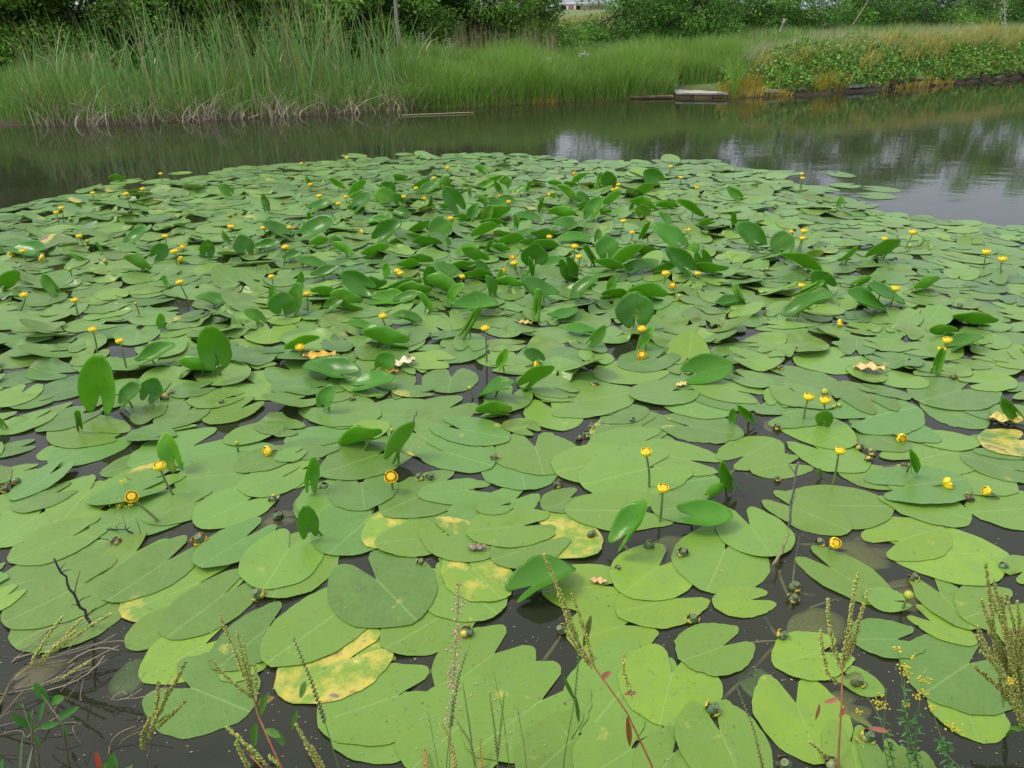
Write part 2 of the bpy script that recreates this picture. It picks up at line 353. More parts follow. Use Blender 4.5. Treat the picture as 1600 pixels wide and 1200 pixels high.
class Pad: pass
PADS = []
def place_pad(P, ang, L, wd, tone, rot=0.0, wet=0.0, lift=0.0, gap=None, jag=0.0, hi=True, curl=0.0, liftdir=0.0, note=None, ru=0.0):
    seed = len(PADS)*7+3
    q_ = np.random.RandomState(seed+5)
    if not jag and q_.rand() < .14: jag = q_.uniform(.03, .09)
    if q_.rand() < .25: curl = max(curl, q_.uniform(.1, .5))
    lf = Leaf(L, wd, seed, gap, jag)
    nth, nr = (56, 7) if hi else (26, 3)
    th, rho, x, y = lf.grid(nth, nr)
    px = np.concatenate([[0], x.ravel()]); py = np.concatenate([[0], y.ravel()])
    wxy = np.stack([P[0]+px*cos(ang)-py*sin(ang), P[1]+px*sin(ang)+py*cos(ang)], -1)
    r = np.random.RandomState(seed+1)
    rad = np.hypot(px, py)/L
    shape = 0.003 + 0.0035*np.sin(px/L*5+r.uniform(0, 6))*np.sin(py/L*7+r.uniform(0, 6)) + 0.0015*r.rand()
    # rim that curls up a little, lifted side for leaves that ride high
    shape = shape + 0.004*r.rand()*np.clip((rad-.3)/.3, 0, 1)*np.sin(np.arctan2(py, px)*r.randint(2, 6)+r.uniform(0, 6))
    shape = shape + curl*0.05*np.clip(rad-0.3, 0, 1)**2*4
    if lift:
        side = (px*cos(liftdir)+py*sin(liftdir))/L
        shape = shape + lift*np.clip(side+0.35, 0, 1.2)**1.6
    obs = hsample(wxy[:, 0], wxy[:, 1])
    obs = np.where(obs > 0, obs+0.0025, 0.0020)
    z = np.maximum(shape, obs)
    for _ in range(6 if hi else 2):
        g = z[1:].reshape(nr, nth); s = g.copy()
        s[1:-1] = (g[:-2]+g[2:]+g[1:-1]*2)/4
        s[-1] = np.maximum(s[-1]*.4+(2*s[-2]-s[-3])*.6, 0.002)
        s[:, 1:-1] = (s[:, :-2]+s[:, 2:]+s[:, 1:-1]*2)/4
        z[1:] = s.ravel(); z[0] = g[0].mean()
        z = np.maximum(z, obs)
    fp = footprint(lf, P, ang)
    if fp is not None and len(fp[0]):
        ii, jj, t2, rh = fp
        tt = np.interp(t2, th, np.arange(nth)); ki = np.clip(np.round(tt).astype(int), 0, nth-1)
        zz = np.vstack([np.full(nth, z[0]), z[1:].reshape(nr, nth)])
        rl = np.concatenate([[0], rho]); kr = np.clip(np.searchsorted(rl, rh), 1, nr)
        f = (rh-rl[kr-1])/(rl[kr]-rl[kr-1])
        val = np.minimum(zz[kr-1, ki]*(1-f)+zz[kr, ki]*f, 0.034)
        H[ii, jj] = np.maximum(H[ii, jj], val)
    p = Pad(); V = np.column_stack([wxy, z])
    uv = np.column_stack([px/L, py/L])
    if hi:   # thin rim so that the edge has thickness
        e_ = V[1+(nr-1)*nth:].copy(); V = np.vstack([V, e_, e_-np.array([0, 0, 0.0009])]); e_ = uv[1+(nr-1)*nth:].copy(); uv = np.vstack([uv, e_, e_])
    p.V = V; p.uv = uv; p.F = faces(nth, nr, hi)
    # rot keeps to one side of the leaf
    rc = np.zeros(len(V))
    if rot:
        d = r.uniform(0, 6.28); rc = np.clip(rot*(0.10+1.3*(uv[:, 0]*cos(d)+uv[:, 1]*sin(d))*2), 0, 1)
    if ru: rc = np.maximum(rc, ru); rot = max(rot, ru+.2)
    rc = np.maximum(rc, 0.07*r.rand()*np.clip(np.concatenate([rad, rad[-nth:], rad[-nth:]] if hi else [rad])*3, 0, 1))
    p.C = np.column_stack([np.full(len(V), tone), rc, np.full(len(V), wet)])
    p.P = np.array([P[0]+0.14*L*cos(ang), P[1]+0.14*L*sin(ang), 0.01]); p.L = L; p.tone = tone; p.rot = rot; p.wet = wet; p.lift = lift; p.hi = hi
    p.px = proj(p.P); p.size = L*FPX/p.px[2]; p.ang = ang; p.note = note
    PADS.append(p); return p

# hand-read pads: joint x,y then tip x,y in the 1600x1200 frame; optional dict. Later ones lie on top.
HP = [
 (35,780,-25,800),(120,765,60,795),(30,700,-20,712),(35,738,-15,752),(95,703,60,718),(165,692,80,728,dict(tone=.1)),(60,806,-15,856),
 (141,769,92,820),(150,830,70,830),(235,720,160,742),(300,698,200,735),(385,715,300,712),(345,765,250,790),(375,742,270,752),(250,745,170,765),
 (250,800,145,832),(300,790,225,815,dict(rot=.3)),(243,738,200,748,dict(rot=.5)),(85,775,20,800),
 (78,746,21,784,dict(lift=.05,ld=2.2,tone=.05,wd=.6)),(222,770,138,790,dict(lift=.05,ld=1.6,tone=.1,wd=.58)),
 (130,888,-20,925),(112,841,12,878),(212,865,138,925,dict(wd=.6)),(140,945,20,1012),(130,918,6,978),(-20,890,-60,915),(10,935,-40,965),
 (310,912,188,962,dict(rot=.3)),(260,879,170,942,dict(wd=.66)),(385,785,307,822),(470,735,390,760),(440,748,375,770),(430,715,370,738),
 (383,842,312,893,dict(wd=.62,lift=.015,ld=0,tone=.1)),(260,975,202,1016,dict(tone=.7)),(320,1008,224,1062,dict(rot=.3,tone=.8)),(350,932,262,1000,dict(wd=.66)),
 (300,1078,388,1112,dict(wd=.95,tone=.25)),(395,1030,345,1062),
 (628,1128,520,1165,dict(tone=.45)),(620,1091,500,1130,dict(tone=.5,wd=.8)),
 (598,1015,550,1005,dict(rot=.45,tone=.8)),(545,1032,432,1082,dict(ru=.47,tone=.9,wd=.78)),(420,982,340,1050,dict(wd=.66)),(530,955,418,1040,dict(wd=.60)),
 (470,868,425,938,dict(wd=.8,tone=.6)),(451,860,412,925,dict(wd=.8,tone=.4)),
 (692,962,602,1018,dict(wd=.72)),(715,880,690,905),(705,905,775,962,dict(wd=.8)),(589,907,650,972,dict(wd=.9)),(738,892,782,940,dict(ru=.28,tone=.9)),
 (500,800,495,765),(535,772,487,815,dict(wd=.95)),(580,806,515,868,dict(wd=.85,tone=.15)),
 (655,815,572,852,dict(ru=.36,tone=.8)),(690,795,640,815),(682,765,597,805),(565,762,570,800,dict(wd=1.0,gap=18)),
 (730,769,655,777,dict(wd=.6)),(760,800,700,815),(670,842,588,855,dict(wd=.66,tone=.6)),(705,840,770,872,dict(rot=.7,tone=.6)),
 (860,832,938,866,dict(ru=.42,tone=.9)),(840,850,768,880),(805,782,755,812),(890,780,850,800,dict(rot=.6)),(817,825,730,832,dict(wd=.75,tone=.55)),
 (812,725,820,768,dict(wd=1.0,tone=.1)),(836,700,850,745,dict(wd=1.0,jag=.10)),
 (1020,670,940,650,dict(tone=.3)),(1000,668,925,688,dict(rot=.3)),(1001,694,920,712),(942,721,866,742,dict(wd=.8)),(1040,757,1118,748),
 (1077,720,992,702,dict(wd=.72,tone=.5)),(1012,735,905,762,dict(wd=.72,tone=.4)),(992,798,885,800,dict(wd=.62,tone=.55)),(1085,790,1020,800),
 (940,918,846,925,dict(wd=.72,tone=.95)),(974,980,890,1003,dict(wd=.78,tone=1)),(1050,936,962,962,dict(wd=.66,tone=.95)),(1029,886,974,930,dict(wd=.85,tone=.8)),
 (1132,862,1104,925,dict(wd=.85,tone=.45)),(1172,822,1207,876,dict(wd=.85,tone=.4)),
 (1163,713,1210,690,dict(wd=.7,tone=.6)),(1232,727,1175,738,dict(wd=.6,tone=.6)),
 (1078,668,1160,680,dict(rot=.35,tone=.3)),(1070,630,1138,650),(1110,612,1180,640),(960,650,1010,640,),(862,640,885,672,dict(wd=.85)),
 (985,1060,915,1150,dict(wd=.8,tone=.45)),(1049,1056,1030,1133,dict(wd=1.0,tone=.85)),
 (771,1024,690,1085,dict(wd=.85,tone=.6)),(735,1120,640,1205,dict(wd=.85,tone=.5)),(845,1097,742,1175,dict(wd=.8,tone=.55)),(890,1162,820,1225,dict(tone=.7)),
 (985,1172,905,1225,dict(tone=.5)),(1050,1180,1010,1240,dict(tone=.6)),(1172,939,1113,948,dict(wd=.66,tone=.9)),
 (1129,1010,1062,1038,dict(wd=.8,tone=.6)),(1125,1145,1165,1240,dict(wd=.85,tone=.55)),
 (1330,1060,1380,1085,dict(tone=.5,rot=.3)),(1244,1101,1278,1192,dict(wd=.88,tone=.85)),(1280,1022,1209,1038,dict(wd=.78,tone=.8)),
 (1330,1165,1345,1235),(1380,1180,1400,1240),(1430,1195,1440,1240),
 (1505,1100,1530,1162,dict(tone=.8,wd=.95)),(1512,1040,1440,1088,dict(wd=.85,tone=.25)),
 (1400,1000,1328,1000,dict(tone=.2,wd=.75)),(1455,972,1525,1010,dict(wd=.6,tone=.9)),(1468,928,1520,985,dict(wd=.66,tone=.6)),(1565,948,1505,970,dict(wd=.8,tone=.6)),
 (1600,980,1575,1010),(1300,890,1388,942,dict(wd=.66,tone=.7)),(1394,941,1350,935,dict(wd=.85,tone=.4,lift=.015,ld=3)),
 (1455,862,1577,872,dict(wd=.8,tone=.75)),(1405,847,1472,826,dict(wd=.75,tone=.95)),
 (1287,790,1392,793,dict(wd=.72,tone=.7)),(1242,795,1325,832,dict(wd=.66,tone=.65)),(1600,795,1515,802,dict(tone=.5)),
 (1570,720,1640,755,dict(tone=.3)),(1475,735,1590,768,dict(tone=.5)),(1440,718,1520,702,dict(tone=.5)),(1580,735,1500,712,dict(tone=.3)),
 (1348,742,1412,757,dict(tone=.6)),(1427,784,1522,815,dict(tone=.5)),(1415,762,1508,752,dict(tone=.1,lift=.03,ld=-1.5)),
 (1280,703,1355,738,dict(tone=.4)),(1350,676,1420,705,dict(tone=.3)),(1258,668,1330,700,dict(tone=.4,lift=.04,ld=1.5)),
 (1545,700,1610,700),(1470,690,1528,692,dict(tone=.4)),(1400,665,1465,692,dict(tone=.1)),(1480,642,1537,672,dict(tone=.2)),(1355,655,1430,640,dict(tone=.05,lift=.03,ld=1.4)),
 (1590,690,1540,705,dict(ru=.5)),(1555,645,1500,640,),(1598,895,1630,880),(1225,650,1290,640,dict(tone=.2)),(1500,610,1430,632,dict(tone=.3)),
 (1230,590,1320,612,dict(tone=.3)),(1390,590,1450,605,dict(tone=.4)),(1310,560,1250,575),(1370,575,1340,580,dict(rot=1.0)),
 (520,687,446,686,dict(wd=.7,tone=.05)),(590,712,502,742,dict(wd=.75,tone=.3)),(555,650,490,655),(650,648,560,652),(700,640,640,665),
 (652,680,705,712,dict(rot=.3)),(735,700,765,720),(695,708,770,730,dict(wd=.62,tone=.1)),(722,672,795,688,dict(wd=.7,tone=.1)),
 (780,795,745,800),(500,700,440,705),(460,712,440,720),
 (705,590,700,615,dict(wd=1.0,gap=16)),(520,640,590,655),(100,640,60,655),(130,600,60,625,dict(tone=0)),(40,590,-20,600,dict(tone=0)),(400,600,470,612),
 (340,585,382,600,dict(lift=.04,ld=1)),(455,580,500,600),(240,470,180,480,dict(lift=.03,ld=1.2,tone=0)),(185,520,120,530,dict(lift=.03,ld=1.5,tone=0)),
 (1080,590,1020,600),(1150,612,1080,592,dict(tone=.5)),(950,600,880,595),(900,630,985,615),(1000,580,930,590),
 (1240,290,1262,296,dict(tone=.2)),(1310,272,1345,285,dict(tone=.3)),(1290,297,1250,290,dict(tone=.1)),(1368,295,1420,300,dict(tone=.3)),(1360,306,1412,309,dict(tone=.3)),
 (1300,310,1400,325,dict(tone=.3)),(1235,270,1205,273),(1325,290,1300,292),(1215,283,1240,286),(1350,320,1320,326),(1280,318,1250,322),(278,271,290,271),(238,285,262,280),(205,283,172,287),(180,292,150,293),(165,298,140,302),(550,243,570,246),(635,241,618,243),
 (210,300,180,306),(150,310,185,315),(228,300,205,300),(108,310,130,308),
]
for i, h in enumerate(HP):
    sx, sy, tx, ty = h[:4]; d = h[4] if len(h) > 4 else {}
    S, T = G(sx, sy), G(tx, ty); S, T = S+(S-T)*0.01, T+(T-S)*0.03; v = T-S; a = float(np.hypot(v[0], v[1])); ang = math.atan2(v[1], v[0])
    L_ = min(max(a/0.645, 0.13), 0.46)
    if sy < 330: L_ = min(max(L_, 0.24), 0.36)
    r = np.random.RandomState(i)
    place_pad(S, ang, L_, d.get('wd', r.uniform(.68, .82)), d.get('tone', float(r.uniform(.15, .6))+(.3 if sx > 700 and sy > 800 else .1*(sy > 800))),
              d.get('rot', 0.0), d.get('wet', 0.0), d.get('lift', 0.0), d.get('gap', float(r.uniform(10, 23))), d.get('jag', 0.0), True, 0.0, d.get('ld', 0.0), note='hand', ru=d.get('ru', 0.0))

# area of the patch (image outline -> ground), gaps kept open
OUT = [(-60,345),(0,332),(90,312),(150,296),(215,300),(300,282),(380,262),(500,254),(620,249),(740,240),(860,246),(880,252),(990,254),(1110,250),(1150,262),(1230,275),
       (1262,302),(1330,325),(1400,337),(1480,348),(1600,358),(1700,362),(2080,380),(2150,1230),(-560,1230),(-480,352)]
OUTW = np.array([G(a, b)[:2] for a, b in OUT])
def inside(x, y, poly):
    c = False; j = len(poly)-1
    for i in range(len(poly)):
        if (poly[i][1] > y) != (poly[j][1] > y) and x < (poly[j][0]-poly[i][0])*(y-poly[i][1])/(poly[j][1]-poly[i][1])+poly[i][0]: c = not c
        j = i
    return c
GAPS = [(745,590,60,26),(975,545,35,12),(1390,590,25,22),(110,735,45,20),(505,590,0,0),(190,555,40,14),(85,600,50,8),(560,735,70,25),(1170,760,80,50),(1170,665,60,14),
        (870,690,50,14),(590,700,10,10),(280,480,32,18),(300,550,14,10),(460,545,20,10),(1110,575,30,8),(1340,430,40,10),(1450,480,30,10),(1370,325,90,7),(1310,292,35,8),(1420,715,60,12),
        (60,400,18,8),(85,420,18,8),(1320,740,60,20),(50,300,0,0),(960,560,26,10),(740,600,50,25),(345,285,20,4),(450,268,30,3),(20,710,0,0),(1230,640,60,12),(620,720,60,20),(410,640,14,5),
        (1555,470,30,6),(1560,445,40,4),(1190,350,12,5),(1400,385,45,4),(530,640,20,8),(640,600,50,5)]
def ingap(px, py):
    for gx, gy, a, b in GAPS:
        if a and ((px-gx)/a)**2+((py-gy)/b)**2 < 1: return True
    return False
rr = np.random.RandomState(5)
xmin, xmax, ymin, ymax = OUTW[:, 0].min(), OUTW[:, 0].max(), OUTW[:, 1].min(), OUTW[:, 1].max()
tries = 0
while tries < 34000:
    tries += 1
    x = rr.uniform(max(xmin, X0+.2), min(xmax, X1-.2)); y = rr.uniform(ymin, ymax)
    px, py, dpt = proj((x, y, 0))
    off = px < -50 or px > 1650
    if px < -420 or px > 2020 or (py > 800 and not off) or py > 1150: continue
    if not inside(x, y, OUTW) or ingap(px, py): continue
    flow = pi+0.5 if px < 520 else (-0.15 if px > 1120 else rr.uniform(-pi, pi))
    ang = flow+rr.normal(0, 0.8); L_ = rr.uniform(0.20, 0.34)*(0.85 if rr.rand() < .3 else 1)
    lf = Leaf(L_, .75, 1); fp = footprint(lf, (x, y), ang, 3)
    if fp is None or not len(fp[0]): continue
    cov = float((H[fp[0], fp[1]] > 0).mean())
    lim = 0.50 if py > 620 else (0.62 if tries < 14000 else 0.74)
    if py > 700: lim = 0.3 if not off else .55
    if py < 287 and rr.rand() < .8: lim = 0.34
    if cov > lim: continue
    # keep the tip and lobes from hanging over open gaps
    tx, ty, _ = proj((x+cos(ang)*L_*.6, y+sin(ang)*L_*.6, 0))
    if ingap(tx, ty): continue
    mid = 1.0 if 290 < py < 600 and px < 1350 else 0.3
    tn = float(np.clip(rr.normal(0.32 if px < 1000 else .42, 0.18)-(0.1 if py < 450 else 0), 0, 1))
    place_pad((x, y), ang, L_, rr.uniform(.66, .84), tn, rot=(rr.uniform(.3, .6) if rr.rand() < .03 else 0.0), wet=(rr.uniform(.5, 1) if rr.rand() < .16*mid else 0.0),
              lift=(rr.uniform(.03, .12) if rr.rand() < .30*mid else (rr.uniform(.0, .02))), hi=(py > 380 and not off), liftdir=rr.uniform(0, 6.28), curl=rr.uniform(0, .3)*mid)
print('PADS', len(PADS), 'individual candidates')

# ---------------------------------------------------------------- landmarks used to word the labels
LM = [(155,600,'tall upright leaf at the left edge'),(335,540,'oval leaf standing highest at left'),(262,705,'folded leaf behind the bent-stem bloom'),(98,765,'blue green oval pad at left'),
 (185,775,'pad sprinkled with yellow petals'),(312,845,'spent open flower lying on water'),(150,985,'dark dead branch at lower left'),(485,740,'small cupped leaf by the pod'),
 (468,815,'dark upright leaf over two pads'),(565,775,'round heart shaped pad'),(611,746,'solitary front yellow bloom'),(625,695,'slanting upright leaf mid photo'),(590,835,'brown and yellow decaying pad'),
 (500,1050,'yellow pad with brown stain'),(727,990,'fallen pod beside the pink grass'),(658,880,'white capped pod on open water'),(755,905,'yellow spotted pad'),(845,895,'raised glossy leaf over dark water'),
 (920,850,'decaying yellow patch near centre'),(990,825,'bright cupped leaf right of centre'),(1010,708,'bloom on a straight stem at centre right'),(1095,795,'half folded glossy leaf'),
 (1142,745,'small folded leaf in open water'),(1240,780,'grey bare twig in the water'),(1275,625,'pair of blooms above a small leaf'),(1408,684,'bloom hanging over a pad edge'),
 (1479,756,'sideways bloom on raised pad'),(1304,849,'low bloom beside a dark pod'),(1240,925,'two pods floating together'),(1115,1108,'pod with black rimmed cap'),(1067,865,'pod with ring collar'),
 (1490,880,'largest olive pad at right'),(1330,980,'seed spikes of right front dock'),(1560,1000,'dense dock seed spikes at right edge'),(1360,575,'torn yellow leaf scrap at right'),
 (1475,540,'two blooms over a leaf bundle'),(1100,560,'large glossy leaf with lifted back half'),(1003,535,'ringed bloom beside tall bloom'),(993,485,'big heart shaped upright leaf'),(838,480,'rolled leaf spears with a bloom'),
 (738,500,'pair of rolled leaf tubes'),(758,514,'bloom on a pale stem'),(598,495,'bloom over dark leaf cup'),(469,544,'bloom over the orange leaf scraps'),(630,568,'cream curled dead leaf'),(705,600,'heart shaped pad by open water'),
 (515,580,'glossy dark leaf mound'),(442,472,'round face leaf left of centre'),(145,516,'bloom above the tallest left leaf'),(187,534,'bloom in the left water gap'),(281,442,'bloom leaning over dark water'),
 (230,405,'cluster of three left blooms'),(45,390,'dark leaf humps at left edge'),(252,285,'lone bloom on an outlying pad'),(542,247,'farthest bloom at the pad edge'),(602,305,'dark round cup leaf'),
 (708,312,'broad leaf of the central thicket'),(686,355,'round leaf with petals on it'),(835,395,'round grey leaf facing the viewer'),(948,385,'rounded leaf left of tall blade'),(980,405,'bright boat shaped leaf'),
 (962,293,'tight cluster of three blooms'),(948,280,'leaf beside the double spear'),(1003,325,'double dark shell leaf'),(1075,328,'pale rolled leaf horn'),(1060,410,'oval leaf leaning left'),
 (1172,370,'oval leaf leaning at right'),(1255,367,'pair of blooms behind upright leaves'),(1380,395,'bright folded boat leaf at right'),(1253,275,'stacked blooms at the far right edge'),(1390,303,'outlying twin pads at right'),
 (1550,400,'pair of blooms at right edge'),(1426,364,'bloom leaning over the boat leaf'),(1260,475,'long pointed leaf pair'),(1040,430,'bloom and coiled bloom pair'),(1311,505,'sideways bloom on flat pads')]
ORD = ['nearest', 'second nearest', 'third nearest', 'fourth nearest', 'fifth nearest', 'sixth nearest', 'seventh nearest', 'eighth nearest', 'ninth nearest', 'tenth nearest', 'eleventh nearest', 'twelfth nearest']
USEDLM = set()
def word_labels(items, noun, adj):
    """items: (px,py,obj,index); names each by the landmark it lies next to, the side and its rank there"""
    buckets = {}; own = {'floating pad': ('pad',), 'upright leaf': ('leaf', 'spears', 'mound'), 'water lily': ('bloom',), 'seed pod': ('pod', 'flower')}.get(noun, ())
    many = ('pair', 'two', 'three', 'cluster', 'double', 'humps', 'twin', 'stacked', 'stalked', 'blooms'); done = set()
    for k, (lx, ly, ph) in enumerate(LM):
        w_ = ph.split()
        main = next((q for q in w_ if q in ('pad', 'leaf', 'bloom', 'pod', 'flower', 'mound')), None)
        if k in USEDLM or not main or main not in own or any(q in many for q in w_): continue
        c_ = [it for it in items if id(it) not in done and math.hypot(it[0]-lx, it[1]-ly) < (34 if noun == 'floating pad' else 24)]
        if not c_: continue
        it = min(c_, key=lambda t: math.hypot(t[0]-lx, t[1]-ly)); done.add(id(it)); USEDLM.add(k); it[2]['label'] = ph if len(w_) > 3 else ph+' among the lily pads'
    for it in items:
        if id(it) in done: continue
        px, py = it[0], it[1]
        best = min(range(len(LM)), key=lambda k: (LM[k][0]-px)**2+((LM[k][1]-py)*1.6)**2)
        lx, ly, ph = LM[best]; dx, dy = px-lx, (py-ly)*1.6
        if abs(dx) > abs(dy): side = 'right of' if dx > 0 else 'left of'
        else: side = 'in front of' if dy > 0 else 'behind'
        buckets.setdefault((best, side), []).append((dx*dx+dy*dy, it))
    for (k, side), L_ in buckets.items():
        L_.sort(key=lambda t: t[0])
        for r_, (_, it) in enumerate(L_):
            q = '' if len(L_) == 1 else ORD[min(r_, 11)]+' '
            s = f"{adj(it[3])} {noun} {q}{side} the {LM[k][2]}".strip()
            if not q: s = f"{adj(it[3])} {noun} lying {side} the {LM[k][2]}".strip() if noun == 'floating pad' else s
            for x_ in (' at right front', ' at centre right', ' at right', ' at left'):
                if len(s.split()) > 16: s = s.replace(x_, '')
            it[2]['label'] = ' '.join(s.split()[:16])

# ---------------------------------------------------------------- pads as objects: the 300 that show largest, the rest one mass
vis = [p for p in PADS if -p.size*.4 < p.px[0] < 1600+p.size*.4 and p.px[1] < 1200+p.size*.3]
vis.sort(key=lambda p: -p.size)
ind = vis[:300]; ids = set(id(p) for p in ind)
def padadj(p):
    if p.rot > .7: return 'yellow and brown decaying'
    if p.rot > .25: return 'yellow blotched'
    if p.lift > .03: return 'tilted glossy'
    if p.tone > .7: return 'yellow green'
    if p.tone < .2: return 'blue green'
    if p.L > .36: return 'broad green'
    if p.L < .2: return 'small green'
    return 'mid green'
items = []
for p in ind:
    m_ = MB(); m_.add(p.V, p.F[0], p.F[1], p.C, p.uv)
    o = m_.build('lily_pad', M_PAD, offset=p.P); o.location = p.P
    tag(o, None, 'lily pad', 'water lily pads floating on the pond'); items.append((p.px[0], p.px[1], o, p))
word_labels(items, 'floating pad', padadj)
m_ = MB()
for p in PADS:
    if id(p) not in ids: m_.add(p.V, p.F[0], p.F[1], p.C, p.uv)
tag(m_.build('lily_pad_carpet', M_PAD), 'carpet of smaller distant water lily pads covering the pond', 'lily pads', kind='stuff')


# ================================================================ upright leaves (thing > blade, stalk)
UP = [ # joint x,y  tip x,y  apparent width  waterline y  kind  (o open, f folded, r rolled, u underside seen)
 (157,647,155,552,50,652,'o',.5),(345,578,275,570,22,592,'u',.3),(342,575,325,506,52,595,'o',.25),(212,572,275,537,20,578,'o',.4),(250,515,250,488,17,520,'f',.5),
 (95,460,66,427,20,464,'f',.4),(262,450,254,430,8,454,'r',.8),(10,668,-14,650,16,672,'f',.2),(280,738,256,673,34,742,'f',.5),(125,672,120,640,9,678,'r',.6),
 (228,628,245,590,34,632,'o',.1),(185,640,222,605,20,640,'o',.3),(442,492,440,455,60,500,'o',.25),(567,486,512,468,26,492,'u',.2),(588,458,532,426,34,466,'o',.1),
 (683,466,615,462,18,474,'u',.2),(715,464,662,438,22,468,'u',.2),(720,528,751,477,13,532,'r',.9),(708,487,780,472,24,498,'o',.2),(640,547,562,524,24,552,'u',.15),
 (562,593,473,572,32,598,'o',.1),(445,552,500,526,12,556,'u',.5),(546,606,618,588,22,610,'o',.2),(778,580,795,544,17,584,'f',.5),(590,580,614,553,32,585,'o',.35),
 (500,642,522,600,24,647,'o',.2),(802,612,746,628,16,630,'o',.3),(803,652,741,646,18,655,'u',.9),(993,512,990,455,62,520,'o',.15),(1042,468,980,454,18,474,'u',.15),
 (1000,547,1022,511,18,550,'f',.5),(836,508,842,448,13,512,'r',.85),(893,472,937,427,18,478,'o',.3),(872,470,814,437,20,476,'o',.1),(1161,482,1146,443,11,485,'r',.7),
 (913,543,946,508,20,546,'f',.3),(1062,590,1147,570,46,596,'o',.4),(850,568,818,548,20,572,'o',.15),(808,612,865,573,22,616,'u',.7),(1143,664,1143,637,18,668,'f',.4),
 (1184,660,1152,632,15,664,'f',.5),(1151,768,1128,720,22,770,'f',.4),(1100,782,1132,759,17,786,'u',.5),(962,862,1016,782,34,868,'o',.35),(605,730,646,660,24,734,'u',.4),
 (481,770,487,711,25,772,'f',.3),(485,842,478,788,34,846,'o',.4),(612,690,530,704,18,712,'u',.3),(1235,466,1290,438,10,474,'r',.8),(1222,497,1302,458,20,500,'o',.3),
 (1302,455,1268,425,32,462,'o',.05),(1330,448,1362,432,14,456,'u',.8),(1345,472,1362,445,9,476,'r',.6),(1320,466,1386,488,19,492,'o',.2),(1355,450,1412,473,14,482,'o',.2),
 (1427,458,1472,438,11,464,'u',.5),(1497,520,1450,515,17,534,'u',.6),(1557,512,1488,497,11,516,'u',.4),(1457,584,1470,540,15,588,'f',.5),(1478,547,1536,524,20,550,'o',.3),
 (1597,658,1565,620,22,662,'f',.6),(1288,668,1288,641,27,672,'u',.6),(1426,740,1421,700,14,744,'f',.5),(1281,744,1279,732,13,747,'f',.4),(1055,808,1144,806,40,822,'o',.35),
 (793,934,900,880,46,940,'o',.45),(540,299,511,281,10,303,'f',.7),(546,308,573,283,12,311,'u',.3),(602,318,600,291,33,323,'u',.7),(612,306,596,284,30,312,'o',.1),
 (549,331,584,300,16,335,'o',.15),(643,299,673,280,8,303,'u',.4),(651,309,688,285,14,313,'o',.1),(690,294,700,275,20,298,'u',.6),(722,331,693,292,31,338,'o',.1),
 (762,271,742,259,11,274,'u',.3),(786,302,774,281,10,306,'f',.4),(790,294,791,274,20,298,'o',.5),(688,373,686,337,38,380,'o',.4),(584,380,627,344,27,385,'o',.1),
 (468,373,525,344,23,378,'o',.1),(457,374,409,349,16,378,'o',.15),(553,404,519,383,12,407,'u',.3),(566,404,609,387,12,407,'u',.3),(522,382,524,368,20,386,'u',.6),
 (762,413,720,390,17,417,'u',.2),(735,376,779,351,14,380,'u',.5),(802,335,744,345,12,350,'u',.15),(770,375,772,394,22,398,'o',.05),(722,436,675,412,16,440,'o',.3),
 (703,386,697,369,10,390,'f',.9),(894,288,917,272,8,291,'u',.5),(932,294,939,268,8,297,'r',.8),(955,295,947,267,24,299,'o',.3),(878,291,854,286,7,294,'u',.2),
 (906,321,869,290,6,325,'u',.5),(917,346,941,306,22,350,'o',.2),(940,327,974,300,12,330,'u',.3),(1037,289,1005,269,28,294,'o',.1),(986,309,1024,290,14,313,'u',.4),
 (1022,330,984,312,16,338,'u',.3),(1003,339,1005,318,38,343,'u',.6),(1098,342,1054,312,14,345,'f',.95),(902,342,854,331,14,346,'u',.3),(904,365,864,342,17,368,'o',.1),
 (927,375,868,372,12,380,'o',.2),(835,415,836,379,48,424,'o',.15),(950,406,948,365,38,414,'o',.2),(1073,390,1019,348,28,396,'o',.2),(1085,431,1038,388,28,436,'o',.1),
 (1092,390,1106,426,28,432,'o',.4),(952,425,1008,386,13,428,'u',.5),(971,427,1031,409,15,430,'o',.3),(934,417,912,382,10,420,'r',.6),(880,403,897,441,30,445,'o',.15),
 (1002,377,1019,345,8,380,'f',.8),(1193,390,1149,347,30,396,'o',.1),(1083,397,1084,378,20,400,'u',.5),(1222,400,1222,359,38,406,'o',.3),(1280,427,1218,395,12,431,'u',.7),
 (1349,410,1407,378,13,413,'u',.6),(1372,408,1406,384,9,411,'u',.8),(1314,414,1345,387,6,418,'u',.4),(195,386,231,353,15,390,'o',.1),(72,398,20,388,26,404,'o',.05),
 (2,402,-30,372,28,406,'o',.1),(238,406,262,384,25,410,'o',.1),(236,428,192,406,13,431,'u',.6),(141,411,105,397,7,414,'r',.5),(228,323,211,318,8,327,'u',.4),
 (161,393,149,378,5,396,'r',.7),(322,402,326,374,24,406,'o',.1),(388,400,372,366,32,405,'o',.15),(362,380,346,359,9,384,'f',.6),(-4,457,30,425,22,462,'u',.2),
 (1118,345,1090,352,10,358,'u',.5),(845,345,800,338,10,350,'o',.1),(765,322,745,305,12,326,'u',.4),(640,338,612,330,14,342,'o',.1),(480,330,520,316,12,336,'o',.1),
 (440,408,474,396,12,412,'o',.1),(818,452,770,440,12,456,'u',.3),(660,505,610,492,12,508,'o',.1),(855,500,905,485,14,504,'o',.1),(930,520,880,512,14,524,'o',.2),(355,480,305,462,14,484,'o',.1),
 (395,392,440,380,12,396,'o',.1),(1120,480,1165,470,12,484,'o',.1),(590,520,540,505,12,524,'o',.2),
]
items = []
